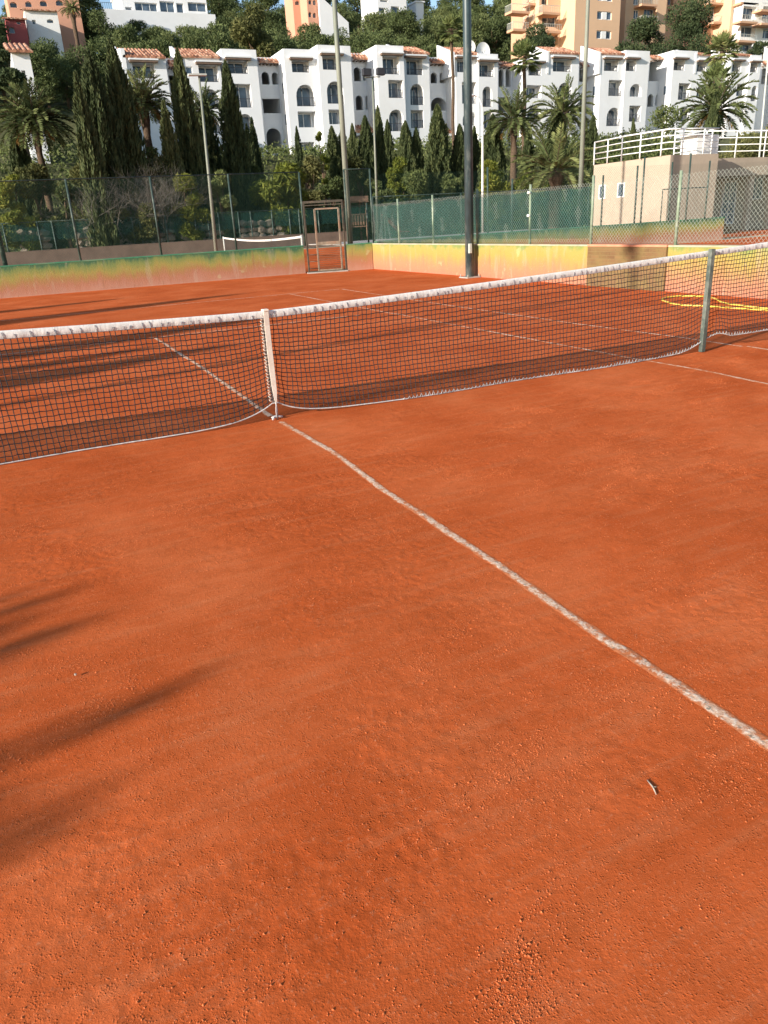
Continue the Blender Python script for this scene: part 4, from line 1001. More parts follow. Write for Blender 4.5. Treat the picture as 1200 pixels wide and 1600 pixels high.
B=[
 dict(k='bay',x=(198,262),top=90,roof='tile',rise=1.25,o=[('nr',208,242,98,122),('r',210,240,140,165)]),
 dict(k='rec',x=(262,289),top=92,eave=(263,288,93,103),o=[('r',264,280,118,150)]),
 dict(k='bay',x=(289,346),top=90,roof='tile',rise=1.25,o=[('nr',311,341,101,128),('a',315,343,139,168),('a',316,343,180,208),('w',290,301,104,116)]),
 dict(k='bay',x=(350,404),top=77,slot=(15.3,12.3),o=[('nr',356,387,94,115),('r',365,393,131,168),('a',371,397,178,207)]),
 dict(k='rec',x=(404,438),top=90,eave=(405,436,92,97),o=[('a',409,421,112,132),('a',425,435,113,132),('r',411,438,154,177),('a',417,440,200,240)]),
 dict(k='bay',x=(446,498),top=77,slot=(15.3,12.3),o=[('nr',456,483,94,113),('a',463,493,132,166),('r',466,494,174,199),('r',470,492,222,243)]),
 dict(k='bay',x=(499,550),top=71,Y=79.4,slot=(15.3,12.3),o=[('nr',504,531,87,109),('a',511,537,127,162),('r',514,536,171,194)]),
 dict(k='rec',x=(550,583),top=84,eave=(551,582,85,92),aw=(548,600,195,206),o=[('a',553,564,105,127),('a',567,577,105,126),('a',556,567,149,172),('a',571,580,149,171)]),
 dict(k='bay',x=(590,632),top=71,Y=79.4,slot=(15.6,12.8),o=[('nr',598,624,87,116),('r',607,630,125,153),('a',608,631,171,205)]),
 dict(k='bay',x=(632,671),top=84,roof='tile',o=[('nr',635,660,91,117),('a',641,662,131,164),('r',642,662,172,200),('r',636,660,218,240)]),
 dict(k='rec',x=(671,706),top=90,eave=(672,700,92,98),aw=(690,716,197,207),o=[('a',673,683,113,130),('a',687,696,113,130),('a',673,697,152,173)]),
 dict(k='bay',x=(712,747),top=85,roof='tile',o=[('nr',714,737,92,113),('r',722,746,128,162),('a',723,746,174,196)]),
 dict(k='bay',x=(747,778),top=84,Y=79.6,o=[('nr',749,772,97,120),('a',754,769,135,167),('r',756,769,174,201)]),
 dict(k='rec',x=(778,816),top=98,eave=(777,812,98,103),o=[('a',778,787,108,136),('a',790,798,108,136),('r',778,796,152,175)]),
 dict(k='bay',x=(818,858),top=92,o=[('nr',826,846,99,118),('r',823,846,133,153),('a',824,846,165,190)]),
]
B2=[
 dict(k='bay',x=(858,904),top=84,roof='tile',o=[('nr',864,893,92,112),('a',872,894,129,152),('r',872,894,166,190)]),
 dict(k='rec',x=(904,938),top=97,eave=(905,928,98,103),o=[('r',905,919,108,128),('r',906,922,150,172)]),
 dict(k='bay',x=(938,976),top=85,roof='tile',slot=(15.6,12.6),o=[('nr',944,966,93,111),('r',951,973,125,150),('a',948,970,168,197)]),
 dict(k='bay',x=(976,1013),top=79,Y=79.7,o=[('nr',978,994,93,111),('a',984,1003,131,151),('r',983,1001,165,190)]),
 dict(k='rec',x=(1013,1042),top=88,eave=(1016,1040,88,92),o=[('r',1014,1032,96,127),('a',1012,1021,147,167),('a',1024,1032,147,165)]),
 dict(k='bay',x=(1050,1087),top=79,slot=(15.8,12.8),o=[('nr',1053,1070,93,110),('r',1060,1078,130,156),('a',1062,1078,168,190)]),
 dict(k='bay',x=(1087,1106),top=86,roof='tile',rise=.9,o=[('nr',1088,1103,97,112),('a',1089,1102,132,152)]),
 dict(k='rec',x=(1106,1142),top=92,eave=(1107,1140,92,97),o=[('a',1109,1121,101,128),('a',1126,1136,147,165)]),
 dict(k='bay',x=(1142,1170),top=87,roof='tile',rise=.9,o=[('nr',1144,1158,96,112),('r',1151,1166,131,150)]),
 dict(k='bay',x=(1170,1187),top=86,Y=79.7,o=[('nr',1172,1184,98,113),('a',1174,1184,134,158)]),
 dict(k='rec',x=(1187,1225),top=100,eave=(1189,1222,96,101),o=[('r',1190,1206,107,132)]),
 dict(k='bay',x=(1225,1270),top=86,roof='tile',o=[('nr',1230,1250,97,113)]),
]
ap=empty('apartment_building',(35,80,7.2),'long white terraced apartment building with arches behind the cypresses','apartment building')
for s in B: white_block(ap,s)
ap2=empty('apartment_building',(80,80,7.2),'right hand white terraced apartment building below the orange tower','apartment building')
for s in B2: white_block(ap2,s)
# far left gable end of the terrace & satellite dishes
f=MB(); xa_=W(189,90,Y=80).x; f.add([(xa_,79.8,7),(xa_,86,7),(xa_,86,19.2),(xa_,79.8,W(189,76,Y=80).z),(xa_+.4,79.8,7),(xa_+.4,86,7),(xa_+.4,86,19.2),(xa_+.4,79.8,W(189,76,Y=80).z)],[(0,3,2,1),(4,5,6,7),(0,1,5,4),(1,2,6,5),(2,3,7,6),(3,0,4,7)]); f.build('gable_wall',M['white'],ap)
for px,py,lab in ((735,73,'left satellite dish on the white roof beside the dark pole'),(755,80,'larger round satellite dish on the white roof right of the dark pole')):
    c=W(px,py,Y=81); o=empty('satellite_dish',(c.x,c.y,c.z-1.2),lab,'satellite dish'); rr_=.95 if px>740 else .7
    V=[];F=[];n=20
    for k,(q,dp) in enumerate(((.0,.22),(.35,.19),(.7,.09),(1,0))):
        for i in range(n): an=6.2832*i/n; V.append((c.x+rr_*q*math.cos(an),c.y+dp*1.0,c.z+rr_*q*math.sin(an)))
    m0=len(V)
    V+=[(x,y+.05,z) for x,y,z in V]
    for k in range(3):
        for i in range(n): a_=k*n+i;b_=k*n+(i+1)%n;F.append((a_,b_,b_+n,a_+n)); F.append((a_+m0,a_+n+m0,b_+n+m0,b_+m0))
    q=MB(); q.add(V,F,True); q.build('dish',M['blue_white'],o); q=MB(); q.tube([(c.x,c.y+.25,c.z-1.6),(c.x,c.y+.25,c.z)],.06,6); q.tube([(c.x,c.y+.15,c.z-.5),(c.x-.1,c.y-.6,c.z)],.025,5); q.build('mount',M['rail'],o)
# grey tall house end on the left (40,90..150)
def gable_house(name,label,px,top,bot,Yd,depth,mat,roofmat,wins=(),cat='house',flatroof=False,rise=1.0,low=None):
    x0=W(px[0],(top+bot)/2,Y=Yd).x; x1=W(px[1],(top+bot)/2,Y=Yd).x; z1=W(sum(px)/2,top,Y=Yd).z; z0=W(sum(px)/2,bot,Y=Yd).z; zb=z0-6 if low is None else low
    o=empty(name,((x0+x1)/2,Yd,zb),label,cat)
    ops=[]
    for (t,a,b,ya,yb_) in wins:
        A=W(a,(ya+yb_)/2,Y=Yd).x;Bx=W(b,(ya+yb_)/2,Y=Yd).x; A=max(A,x0+.1);Bx=min(Bx,x1-.1); zb_=W((a+b)/2,yb_,Y=Yd).z; za_=min(W((a+b)/2,ya,Y=Yd).z,z1-.15)
        ops.append(dict(loop=arch_loop(A,Bx,zb_,za_,t),depth=.5,b=(A,Bx,zb_,za_)))
    facade(o,[(x0,zb),(x1,zb),(x1,z1),(x0,z1)],Yd,ops,mat)
    f=MB(); yr=Yd+depth
    f.quad((x0,Yd,zb),(x0,Yd,z1),(x0,yr,z1),(x0,yr,zb)); f.quad((x1,Yd,zb),(x1,yr,zb),(x1,yr,z1),(x1,Yd,z1)); f.quad((x0,yr,zb),(x0,yr,z1),(x1,yr,z1),(x1,yr,zb)); f.quad((x0,Yd,z1),(x1,Yd,z1),(x1,yr,z1),(x0,yr,z1))
    f.build('side_walls',mat,o)
    for q in ops: A,Bx,a_,b_=q['b']; window(o,A+.02,Bx-.02,a_+.02,b_-.02,Yd+.46,max(1,round((Bx-A)/1.6)),1,.09)
    if not flatroof: tiled_roof(o,x0-.3,x1+.3,Yd-.4,Yd+depth*.6,z1,z1+rise)
    else:
        f=MB(); f.box((x0-.2,Yd-.25,z1+.004),(x1+.2,yr,z1+.3)); f.build('roof_edge',roofmat,o)
    return o
gable_house('white_house','white house gable end peeking between the dark pine and the cypresses',(24,52),82,150,72,9,M['white'],M['white'],[('r',36,42,110,140)],flatroof=False,rise=1.6)
# hill houses
def towerhouse(): pass
gable_house('pink_house','large salmon pink house with arched loggias on the hilltop',(13,124),-22,40,150,10,M['salmon'],M['salmon'],[('a',15,27,3,12),('a',39,50,2,11),('a',62,74,1,10),('a',87,99,0,9),('r',41,50,20,25)],flatroof=False,rise=2)
gable_house('red_house','small crimson house below the salmon pink house',(10,41),30,52,140,6,M['red'],M['red'],[('a',14,23,42,52),('r',26,32,33,38)],rise=.8)
gable_house('cream_house','cream house with tiled roof beside the crimson house',(41,92),17,52,143,7,M['whitepaint'],M['white'],[('r',50,56,31,38),('w',73,84,30,36)],rise=1.0)
v=gable_house('white_villa','modern white villa with dark glazing above the pine wood',(190,322),-18,19,165,12,M['white'],M['white'],[('r',196,206,11,18),('r',211,246,4,18),('r',250,273,2,20),('r',276,287,5,20),('r',294,326,4,18)],flatroof=True)
f=MB(); a=W(160,40,Y=163);b=W(338,38,Y=163); z_=W(250,18,Y=163).z; f.box((a.x,163,a.z-3),(b.x,164.5,z_)); f.build('terrace_wall',M['white'],v)
f=MB(); f.beam((a.x,163.1,z_+1.0),(W(190,18,Y=163).x,163.1,z_+1.0),.06,.06)
for i in range(12): xx=a.x+(W(190,18,Y=163).x-a.x)*i/11; f.beam((xx,163.1,z_),(xx,163.1,z_+1),.05,.05)
f.build('terrace_railing',M['rail'],v)
t_=gable_house('terracotta_tower_house','terracotta tower house with arched windows up the hill stairs',(480,497),-20,38,158,4,M['salmon'],M['salmon'],[('a',482,487,0,7),('a',482,487,19,27),('a',489,494,0,8),('a',489,494,20,28)],rise=1)
gable_house('terracotta_house','pale terracotta house wing behind the tower house',(457,472),-15,12,162,5,M['salmon'],M['salmon'],[('a',461,468,1,8)],rise=1)
f=MB(); a=W(498,0,Y=157); b=W(545,42,Y=157); f.add([(a.x,157,a.z-9),(b.x,157,b.z-9),(b.x,157,b.z+.8),(a.x,157,a.z+1),(a.x,157.6,a.z-9),(b.x,157.6,b.z-9),(b.x,157.6,b.z+.8),(a.x,157.6,a.z+1)],[(0,1,2,3),(7,6,5,4),(0,3,7,4),(3,2,6,7),(2,1,5,6),(1,0,4,5)])
tag(f.build('stair_wall',M['white'],None,base=(a.x,157,a.z-9)),'white sloping stair wall running down from the terracotta tower house','wall')
gable_house('white_villa','white cubic villa up the hill right of the terracotta tower house',(590,635),-15,24,170,9,M['white'],M['white'],[('r',594,606,0,3),('r',611,624,10,22),('r',592,602,12,20)],flatroof=True)
gable_house('white_villa','small white house corner among the pines left of the orange towers',(650,662),4,24,172,6,M['white'],M['white'],[],flatroof=True)
# orange apartment towers
def tower(name,label,parts):
    o=None
    for (px,top,Yd,depth,mat,wins,bals) in parts:
        x0=W(px[0],40,Y=Yd).x;x1=W(px[1],40,Y=Yd).x; z1=W(sum(px)/2,top,Y=Yd).z; zb=12
        if o is None: o=empty(name,(x0,Yd,zb),label,'apartment building')
        ops=[]
        for (t,a,b,ya,yb_) in wins:
            A=max(W(a,(ya+yb_)/2,Y=Yd).x,x0+.1);Bx=min(W(b,(ya+yb_)/2,Y=Yd).x,x1-.1); ops.append(dict(loop=arch_loop(A,Bx,W((a+b)/2,yb_,Y=Yd).z,W((a+b)/2,ya,Y=Yd).z,'r'),depth=.25 if t=='r' else 1.0,t=t,b=(A,Bx,W((a+b)/2,yb_,Y=Yd).z,W((a+b)/2,ya,Y=Yd).z)))
        facade(o,[(x0,zb),(x1,zb),(x1,z1),(x0,z1)],Yd,ops,mat)
        f=MB(); yr=Yd+depth
        f.quad((x0,Yd,zb),(x0,Yd,z1),(x0,yr,z1),(x0,yr,zb)); f.quad((x1,Yd,zb),(x1,yr,zb),(x1,yr,z1),(x1,Yd,z1)); f.quad((x0,yr,zb),(x0,yr,z1),(x1,yr,z1),(x1,yr,zb)); f.quad((x0,Yd,z1),(x1,Yd,z1),(x1,yr,z1),(x0,yr,z1)); f.build('side_walls',mat,o)
        for q in ops:
            A,Bx,a_,b_=q['b']; 
            w_=window(o,A+.02,Bx-.02,a_+.02,b_-.02,Yd+(.22 if q['t']=='r' else .97),3 if q['t']=='r' and Bx-A>2.2 else 2,1,.1)
            if q['t']=='r' and Bx-A>2.2: f=MB(); f.box((A+(Bx-A)*.34,Yd+.05,a_+.06),(A+(Bx-A)*.66,Yd+.10,b_-.06)); f.build('shutter',M['whitepaint'],o)
        for (a,b,yf,dep) in bals:
            A=W(a,yf,Y=Yd-dep).x;Bx=W(b,yf,Y=Yd-dep).x;zf=W((a+b)/2,yf,Y=Yd-dep).z
            f=MB(); f.box((A,Yd-dep,zf-.35),(Bx,Yd-.004,zf)); f.build('balcony_slab',M['peach'],o)
            f=MB(); 
            for (p,q) in (((A,Yd-dep+.05),(Bx,Yd-dep+.05)),((A+.05,Yd-dep+.1),(A+.05,Yd-.05))):
                f.beam((p[0],p[1],zf+1.0),(q[0],q[1],zf+1.0),.06,.06); n=10
                for i in range(n+1): xx=p[0]+(q[0]-p[0])*i/n;yy=p[1]+(q[1]-p[1])*i/n; f.beam((xx,yy,zf),(xx,yy,zf+1),.03,.03)
            f.build('balcony_railing',M['fpost_w'],o)
    return o
tower('apartment_tower','tall orange apartment block with balconies and a blank windowed side left of the big pine',[
 ((824,843),-40,121,5,M['peach'],[('b',812,824,2,14),('b',812,824,24,36),('b',826,840,0,12)],[(800,828,17,2.2),(826,852,5,2.0),(802,826,45,2.0),(834,850,33,2.)]),
 ((842,898),-40,118,8,M['orange'],[('b',846,856,-6,7),('b',847,872,24,42),('b',847,872,54,70),('r',880,888,-4,13),('r',879,887,20,43),('r',878,886,50,72)],[(848,876,19,2.2),(849,877,48,2.2)]),
 ((898,968),-60,114,4,M['orange'],[('r',934,957,-10,2),('r',933,956,18,31),('r',932,955,48,61)],[]),
])
tower('apartment_tower','orange apartment block with stacked balconies behind the big dark pine at top right',[
 ((968,976),-60,120,8,M['peach'],[],[]),
 ((976,1040),-60,117,10,M['orange'],[('r',990,998,15,30),('r',990,998,-10,8),('b',1006,1026,12,32),('b',1006,1026,42,58),('b',1041,1051,15,40)],[(1003,1028,6,2.0),(1003,1028,35,2.0)]),
 ((1040,1140),-60,122,10,M['peach'],[('b',1044,1053,-8,8),('b',1043,1052,15,32),('r',1110,1116,10,32),('b',1120,1138,0,12)],[(1112,1136,4,2.0),(1116,1134,34,2.0)]),
 ((1140,1172),-60,118,10,M['orange'],[('r',1145,1154,14,35),('r',1143,1151,43,62),('b',1160,1184,-6,3),('b',1158,1182,12,30),('r',1141,1150,70,78)],[(1158,1186,4,2.0)]),
 ((1158,1230),-60,116,10,M['whitepaint'],[('b',1161,1182,10,30),('b',1158,1180,40,58),('b',1156,1176,68,80),('b',1192,1210,10,30),('b',1192,1210,45,60)],[(1157,1184,33,2.0),(1155,1182,63,2.0),(1190,1215,15,2.2),(1190,1215,36,2.2)]),
])
# ---------------------------------------------------------------- vegetation
cypA=make_cypress(10,1.15,9000,'tallest dark cypress with pointed top in front of the left white flats',1)
cypB=make_cypress(10,1.55,11000,'x',2); cypC=make_cypress(10,.95,7000,'x',3)
cypA_used=[False]
def place_cyp(proto,px,pyt,pyb,Yd,width,label,first=[{}]):
    t=W(px,pyt,Y=Yd); hgt_base=Hf(t.x,Yd); b=W(px,pyb,Y=Yd)
    zb=min(b.z,hgt_base) if pyb else hgt_base
    zb=hgt_base-.1; hgt=t.z-zb; wpx=W(px+width/2,(pyt+pyb)/2,Y=Yd).x-W(px-width/2,(pyt+pyb)/2,Y=Yd).x
    r0={'A':1.15,'B':1.55,'C':.95}[proto[0]]; sx=wpx/2/r0
    src={'A':cypA,'B':cypB,'C':cypC}[proto[0]]
    if src.name not in first[0]:
        first[0][src.name]=1; o=src; o.location=(t.x,Yd,zb); o.scale=(sx,sx,hgt/10); o.rotation_euler=(0,0,px); o['label']=label
    else: o=copy_tree(src,(t.x,Yd,zb),px*1.3,(sx,sx,hgt/10),label)
    o['group']='cypresses in front of the white apartments'
    return o
CY=[('A',277,80,290,52,48,'tall pointed cypress just left of the pale slim lamp pole'),
('A',352,99,290,54,44,'tall cypress right of the pale slim lamp pole, dense and dark'),
('B',138,84,290,50,70,'broad tall cypress over the bare grey shrub, left one of the pair'),
('A',172,66,290,51,58,'tallest cypress of the left clump beside the white gable'),
('C',118,115,290,48,40,'slimmer cypress leaning against the left clump of cypresses'),
('B',22,205,330,53,50,'short cypress in front of the left date palm'),
('C',255,160,300,50,34,'short cypress at the left foot of the tall pointed cypress'),
('C',318,150,290,56,34,'cypress half hidden behind the pale slim lamp pole'),
('C',385,195,280,60,18,'thin young cypress by the white wall under the arched balcony'),
('C',393,185,280,61,18,'thin pointed cypress in front of the white stair tower'),
('C',463,198,270,66,12,'very slim little cypress left of the bright green bamboo like shrub'),
('C',518,198,262,64,24,'cypress left of the tall grey green pole, bushy'),
('C',534,195,262,64,16,'narrow cypress touching the tall grey green pole on its left'),
('A',550,194,262,63,18,'narrow cypress just right of the tall grey green pole'),
('A',570,182,262,63,26,'cypress below the tiled porch roof, left of the floodlight pole'),
('A',590,166,262,64,18,'tall narrow cypress behind the double floodlight pole'),
('A',605,188,262,63,18,'narrow cypress right of the double floodlight pole'),
('B',633,190,262,62,28,'bushy cypress under the middle balconies'),
('C',650,200,262,62,20,'lower cypress left of the twin topped cypress'),
('A',683,165,262,60,34,'widest cypress midway between floodlight pole and dark pole'),
('A',718,195,270,60,26,'cypress directly left of the thick dark pole'),
('C',741,198,270,62,16,'cypress directly right of the thick dark pole'),
('B',770,180,285,58,34,'dark cypress between the white street lamp and the date palm'),
('C',826,195,285,62,16,'short cypress between the two date palms'),
('B',872,175,290,60,36,'dark leafy cypress below the right date palm'),
('A',927,182,280,56,22,'cypress right of the tall grey pole near the terrace railing'),
('C',915,190,280,57,18,'cypress touching the tall grey pole near the terrace railing'),
('C',990,187,280,50,14,'small cypress behind the terrace railing at the white flats'),
('A',1118,150,270,52,22,'slim dark cypress under the right hand fan palm')]
for c in CY: place_cyp(*c)
# palms
def place(proto,px,py,Yd,hub_h,scale,label,rz=0,used={}):
    """put crown hub of proto at pixel"""
    t=W(px,py,Y=Yd); g_=Hf(t.x,Yd); sz=(t.z-g_)/hub_h
    if proto.name in used: o=copy_tree(proto,(t.x,Yd,g_),rz,(scale,scale,sz),label)
    else: used[proto.name]=1; o=proto; o.location=(t.x,Yd,g_); o.scale=(scale,scale,sz); o.rotation_euler=(0,0,rz); o['label']=label
    return o
def palm_at(px,py,Yd,cr_px,label,seed,nf=42,dead=0,trunk_r=.28,kind='date',ld=1.):
    t=W(px,py,Y=Yd); g_=Hf(t.x,Yd); h=max(t.z-g_,.5); cr=cr_px*(W(px+10,py,Y=Yd).x-W(px,py,Y=Yd).x)/10*.92
    if kind=='date': o=make_date(label,h,cr,nf,seed,None,trunk_r,dead,ld=ld)
    else: o=make_fan(label,h,cr,nf,seed,trunk_r)
    o.location=(t.x,Yd,g_); return o
palm_at(52,190,52,72,'large date palm at the far left with drooping pale edged fronds',21,84,8,.2)
palm_at(222,160,53,56,'date palm with orange dry skirt left of the tall pointed cypress',22,64,20,.24)
palm_at(318,172,58,44,'date palm half hidden behind the pale slim lamp pole',23,36,4)
palm_at(803,188,56,44,'date palm with brown trunk between the dark pole and tall grey pole',24,50,6)
palm_at(880,178,60,46,'date palm left of the tall grey pole before the white flats',25,50,2)
palm_at(868,268,40,62,'low sprawling date palm whose fronds hang behind the teal fence',26,40,0,.4)
palm_at(1118,172,54,50,'date palm with orange dry fronds right of the dark bushy tree',27,46,14)
palm_at(112,14,138,20,'small date palm on the hilltop before the salmon pink house',28,34,4,.3)
palm_at(706,48,66,24,'tall fan palm with thin trunk left of the thick dark pole',31,34,0,.15,'fan')
palm_at(820,92,70,27,'fan palm standing before the gap in the white flats',32,36,0,.2,'fan')
palm_at(1128,80,62,24,'fan palm at the right, in front of the tiled white roofs',33,34,0,.18,'fan')
palm_at(1118,128,58,24,'lower fan palm right in front of the arched stair tower',34,30,0,.18,'fan')
# broadleaf trees and shrubs: pixel centre, top, width
def tree_at(name,px,top,wpx,Yd,ch_frac,nl,leaf,mat,label,seed,cat='tree',lobn=14,droop=0,tr=.14,base=None,flat=1.,asp=.45):
    t=W(px,top,Y=Yd); g_=Hf(t.x,Yd) if base is None else base; h=t.z-g_; cr=wpx/2*(W(px+10,top+30,Y=Yd).x-W(px,top+30,Y=Yd).x)/10
    o=make_tree(name,h,cr,h*ch_frac,nl,leaf,M[mat],label,cat,seed,lobn,tr,droop,flat=flat,asp=asp); o.location=(t.x,Yd,g_); return o
tree_at('pepper_tree',440,232,110,50,.92,9000,.26,'lime','pepper tree with hanging yellow green leaves behind the neighbouring net',41,droop=.5)
tree_at('pepper_tree',478,225,60,53,.85,3500,.25,'olive','thinner olive green tree right behind the hanging pepper tree',42,droop=.4)
tree_at('shrub',14,262,80,49,.95,5500,.24,'lime','rounded yellow green shrub at the left edge behind the fence',43,'shrub')
tree_at('shrub',245,240,105,50,.95,6500,.24,'olive','wide yellowish shrub below the dry skirted date palm',44,'shrub',droop=.2)
tree_at('shrub',280,256,84,49,.95,6000,.24,'lime','yellow green shrub between wide yellowish shrub and pale slim lamp pole',45,'shrub')
tree_at('shrub',620,232,60,54,.95,5000,.24,'lime','yellow green shrub behind the double floodlight pole foot',46,'shrub')
tree_at('shrub',655,262,70,52,.95,5000,.22,'bush','dark green rounded shrub below the bushy cypress',47,'shrub')
tree_at('shrub',705,255,50,54,.95,4000,.22,'bush','dark shrub just left of the thick dark pole',48,'shrub')
tree_at('shrub',770,245,60,52,.95,5000,.24,'lime','bright yellow green shrub just right of the white street lamp',49,'shrub')
tree_at('shrub',828,250,60,50,.95,4500,.24,'lime','bright yellow green shrub left of the low sprawling palm',50,'shrub')
tree_at('shrub',560,240,60,56,.95,4500,.24,'olive','olive shrub behind the wooden playground tower',51,'shrub')
tree_at('shrub',520,262,50,52,.95,4000,.22,'bush','dark shrub behind the metal gate',52,'shrub')
tree_at('shrub',590,275,60,51,.95,4000,.22,'bush','dark low shrub behind the swing frame',53,'shrub')
tree_at('leafy_shrub',500,185,22,60,.95,1800,.24,'lime','bright green upright shrub against the white flats left of the pole',54,'shrub',lobn=10)
tree_at('round_bush',478,228,16,60,.8,900,.16,'bush','small clipped round bush on the white terrace',55,'shrub',lobn=5)
tree_at('dark_pine_tree',2,55,64,66,.62,7000,.34,'dpine','very dark pine crown at the upper left edge',56,tr=.3)
tree_at('broad_tree',1040,160,86,50,.9,7000,.24,'bush','dark grey green loose tree above the bend of the terrace railing',57)
tree_at('broad_tree',1178,165,100,48,.95,7000,.26,'olive','olive bushy tree at the right edge above the terrace railing',58)
tree_at('shrub',1085,190,60,52,.95,4500,.24,'lime','yellow green shrub between the grey green tree and the right date palm',59,'shrub')
tree_at('shrub',960,215,70,46,.95,4000,.24,'bush','dark hedge like shrub behind the left end of the terrace railing',60,'shrub')
tree_at('shrub',1010,205,50,47,.95,3500,.24,'bush','dark shrub behind the middle of the terrace railing',61,'shrub')
tree_at('shrub',340,255,60,49,.95,4500,.22,'bush','dark shrub at the foot of the pale slim lamp pole',62,'shrub')
tree_at('shrub',395,250,50,55,.95,4000,.24,'bush','dark shrub between lamp pole cypress and hanging pepper tree',63,'shrub')
tree_at('shrub',48,232,110,50,.95,9000,.22,'olive','big olive shrub hiding the trunk of the left date palm',71,'shrub')
tree_at('shrub',228,215,66,51,.95,4500,.22,'bush','dark shrub at the trunk of the dry skirted date palm',72,'shrub')
tree_at('shrub',90,270,60,49,.95,4500,.22,'bush','dark shrub below the left date palm',64,'shrub')
tree_at('eucalyptus_tree',400,-2,100,104,.8,8000,.42,'olive','pale olive eucalyptus rising above the white parapets',65,tr=.25,droop=.2)
tree_at('big_pine_tree',1083,-6,112,106,.92,26000,.40,'dpine','biggest dark pine before the orange balconies at the right',66,tr=.35,lobn=22)
tree_at('big_pine_tree',1003,22,84,104,.9,15000,.40,'dpine','dark pine between the two orange blocks',67,tr=.3,lobn=18)
tree_at('big_pine_tree',830,30,86,104,.9,15000,.40,'dpine','dark pine below the balconies at the left of the orange block',68,tr=.3,lobn=18)
tree_at('big_pine_tree',1196,48,40,104,.85,5000,.42,'dpine','dark pine at the right edge below the white balconies',69,tr=.3)
# bare grey shrub
def bare_shrub(px,top,wpx,Yd,label,seed):
    t=W(px,top,Y=Yd); g_=Hf(t.x,Yd); h=t.z-g_; cr=wpx/2*(W(px+10,top,Y=Yd).x-W(px,top,Y=Yd).x)/10; rr=random.Random(seed)
    o=empty('bare_shrub',(t.x,Yd,g_),label,'shrub'); f=MB()
    def br(p,d,l,r,dep):
        q=p+d*l; f.tube([p,p.lerp(q,.5)+Vector((rr.gauss(0,.03),rr.gauss(0,.03),0))*l,q],[r,r*.8,r*.6],4,cap=False)
        if dep==0: return
        for k in range(rr.choice((2,3,3))):
            nd=(d+Vector((rr.gauss(0,.5),rr.gauss(0,.5),rr.gauss(.05,.3)))).normalized(); br(q,nd,l*rr.uniform(.6,.9),r*.6,dep-1)
    for i in range(18):
        a=rr.uniform(0,6.28); br(Vector((t.x+math.cos(a)*.8,Yd+math.sin(a)*.4,g_)),Vector((math.cos(a)*cr/h*1.1,math.sin(a)*.4,.9)).normalized(),h*.30,.028,5)
    f.build('branches',M['twig'],o); return o
bare_shrub(160,280,80,49.0,'bare grey twiggy shrub below the left cypresses',3)
tree_at('shrub',130,252,90,49.6,.97,7500,.22,'olive','olive green leafy shrub between left palm trunk and the bare grey shrub',74,'shrub')
tree_at('shrub',196,268,90,48.7,.97,6500,.20,'olive','olive leafy shrub growing between the two bare grey shrubs',73,'shrub')
bare_shrub(222,262,55,49.3,'second bare twiggy shrub standing right of the big bare one',4)
# understorey on the slope
def undergrowth():
    rng=np.random.default_rng(70); n=52000; x=rng.uniform(-22,75,n); y=rng.uniform(50.5,79,n); z=H(x,y)
    bumps=fbm(x*.45,y*.45,8,3); C=np.stack([x,y,z+rng.random(n)*(.4+2.6*np.clip(bumps-.3,0,1))],1); D=rng.normal(size=(n,3)); L=.32*(.6+.8*rng.random(n))
    o=leafobj('undergrowth',C,D,L,L*.5,M['bush'],None,rng); tag(o,'tangled dark undergrowth covering the slope below the white flats','undergrowth',kind='stuff')
undergrowth()
# hillside pines
protos=[]
for i in range(4):
    protos.append(make_tree('pine_tree',8.5,[3.9,4.4,3.6,4.1][i],6.8,6500,.34,M['pine'],'green pine tree in the wood on the hillside behind the flats','tree',80+i,20,.22,group='pines in the hillside wood',asp=.42))
rr=random.Random(12); cnt=0; used=[False]*4
cells=[]
foot=[]
for px,Yd,dep in (((8,126),138,24),((150,340),161,20),((438,545),154,18),((588,664),168,16)):
    a=W(px[0],20,Y=Yd).x;b=W(px[1],20,Y=Yd).x; foot.append((a-3,b+3,Yd-3,Yd+dep))
foot.append((W(800,20,Y=111).x-3,W(1240,20,Y=111).x,110,136))
y=97.
while y<236:
    stp=6.6 if y<150 else 8.2
    xl=CP[0]+(y-CP[1])*(-.06)-12; xr=CP[0]+(y-CP[1])*1.24+14
    x=xl+rr.uniform(0,stp)
    while x<xr:
        xx=x+rr.uniform(-1.8,1.8); yy=y+rr.uniform(-1.8,1.8); ok=True
        for a,b,c,d in foot:
            if a<xx<b and c<yy<d: ok=False
        # keep the view to hill houses open
        g_=Hf(xx,yy); 
        if ok: cells.append((xx,yy,g_))
        x+=stp
    y+=stp*.9
def pix(p):
    d=np.array(p)-CP; z=d@_f; return 600+FPX*(d@_r)/z, 800-FPX*(d@_u)/z
keepc=[]
clear=[(0,42,28,50,138),(42,92,16,48,140),(10,126,-20,28,148),(190,322,-20,17,163),(170,320,17,30,162),(476,545,-20,34,156),(592,634,-20,20,168),(806,1240,-60,60,112),(650,662,5,14,170)]
for (xx,yy,g_) in cells:
    s=rr.uniform(.8,1.25); u,v=pix((xx,yy,g_+8.3*s)); u2,v2=pix((xx,yy,g_)); wr=4*s*FPX/(yy+6)
    if v>82 : continue
    if v2<-14: continue
    bad=False
    for a,b,c,d,Yc in clear:
        if yy<Yc and u+wr*.7>a and u-wr*.7<b and v<d and v2>c:
            s2=s
            bad=True
            if d-v<22 and (d-c)>0:
                # shrink the tree so that it stays below the house
                for s2 in (s*.8,s*.65,s*.5,s*.38):
                    if pix((xx,yy,g_+8.6*s2))[1]>=d-2: s=s2; bad=False; break
            if bad: break
    if bad: continue
    keepc.append((xx,yy,g_,s,u))
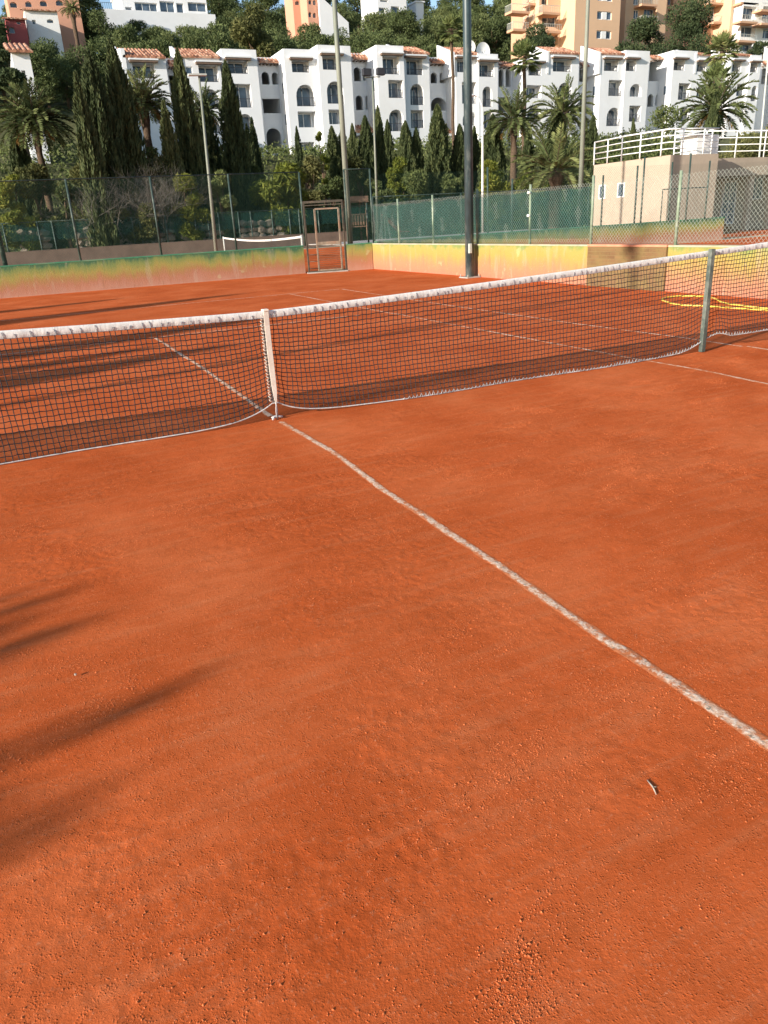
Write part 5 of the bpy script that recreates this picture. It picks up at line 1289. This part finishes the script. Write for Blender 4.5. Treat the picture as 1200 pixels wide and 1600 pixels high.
random.Random(5).shuffle(keepc); keepc=sorted(keepc,key=lambda q:q[1])[:290]
for k,(xx,yy,g_,s,u) in enumerate(keepc):
    i=k%4
    if not used[i]: used[i]=True; o=protos[i]; o.location=(xx,yy,g_-.3); o.scale=(s,s,s); o.rotation_euler=(0,0,rr.uniform(0,6.28))
    else: copy_tree(protos[i],(xx,yy,g_-.3),rr.uniform(0,6.28),(s*rr.uniform(.9,1.1),s*rr.uniform(.9,1.1),s*rr.uniform(.9,1.1)))
print('club',cL,cC,cR)
# ---------------------------------------------------------------- trees left of the frame whose shadows fall on the court
tanE=math.tan(SUN_EL); PALMC=(-8.0,-5.02)
def caster(tip,h,off=0):
    """ground point where something of height h must stand for its top's shadow to fall on tip"""
    return (tip[0]-SDX*h/tanE,tip[1]-SDY*h/tanE,0)
o=make_date('date palm left of the court throwing fanned shadows on the near clay',1.7,1.85,96,91,None,.2,0,ld=.75); c=caster(PALMC,1.7); o.location=c; o.scale=(1,.72,1)
c=caster((PALMC[0]-.05,PALMC[1]-.02),1.7); copy_tree(o,c,1.9,(1,.9,1.0),'unseen second palm added left of the court to fill out the frond shadow')  # extra out-of-view copy, added to fill the wedge of frond shadow
o=make_cypress(9,1.0,9000,'first cypress left of the court shading the clay behind the net',92); o.location=caster((2.0,7.5),9)
o=make_cypress(8.6,1.1,9000,'second cypress left of the court with the nearest long shadow',93); o.location=caster((.3,4.5),8.6)
o=make_cypress(8.0,.8,7000,'third cypress left of the court near the first one',94); o.location=caster((-.6,5.2),8.)
o=make_cypress(9.5,.9,8000,'fourth cypress left of the court shading the far baseline',95); o.location=caster((2.8,13.1),9.5)
o=make_cypress(9.0,.7,8000,'fifth cypress left of the court shading the ground at the back wall',96); o.location=caster((.0,15.0),9.)
for tipx,tipy,h,lab in ((12.0,6.6,11.,'floodlight pole left of the court throwing a thin long shadow'),):
    o=pole('light_pole',lab,caster((tipx,tipy),h),h,.09,.06,M['greypole'],[(-.4,0,.5,.35,0),(.4,0,.5,.35,0)],plate=False)
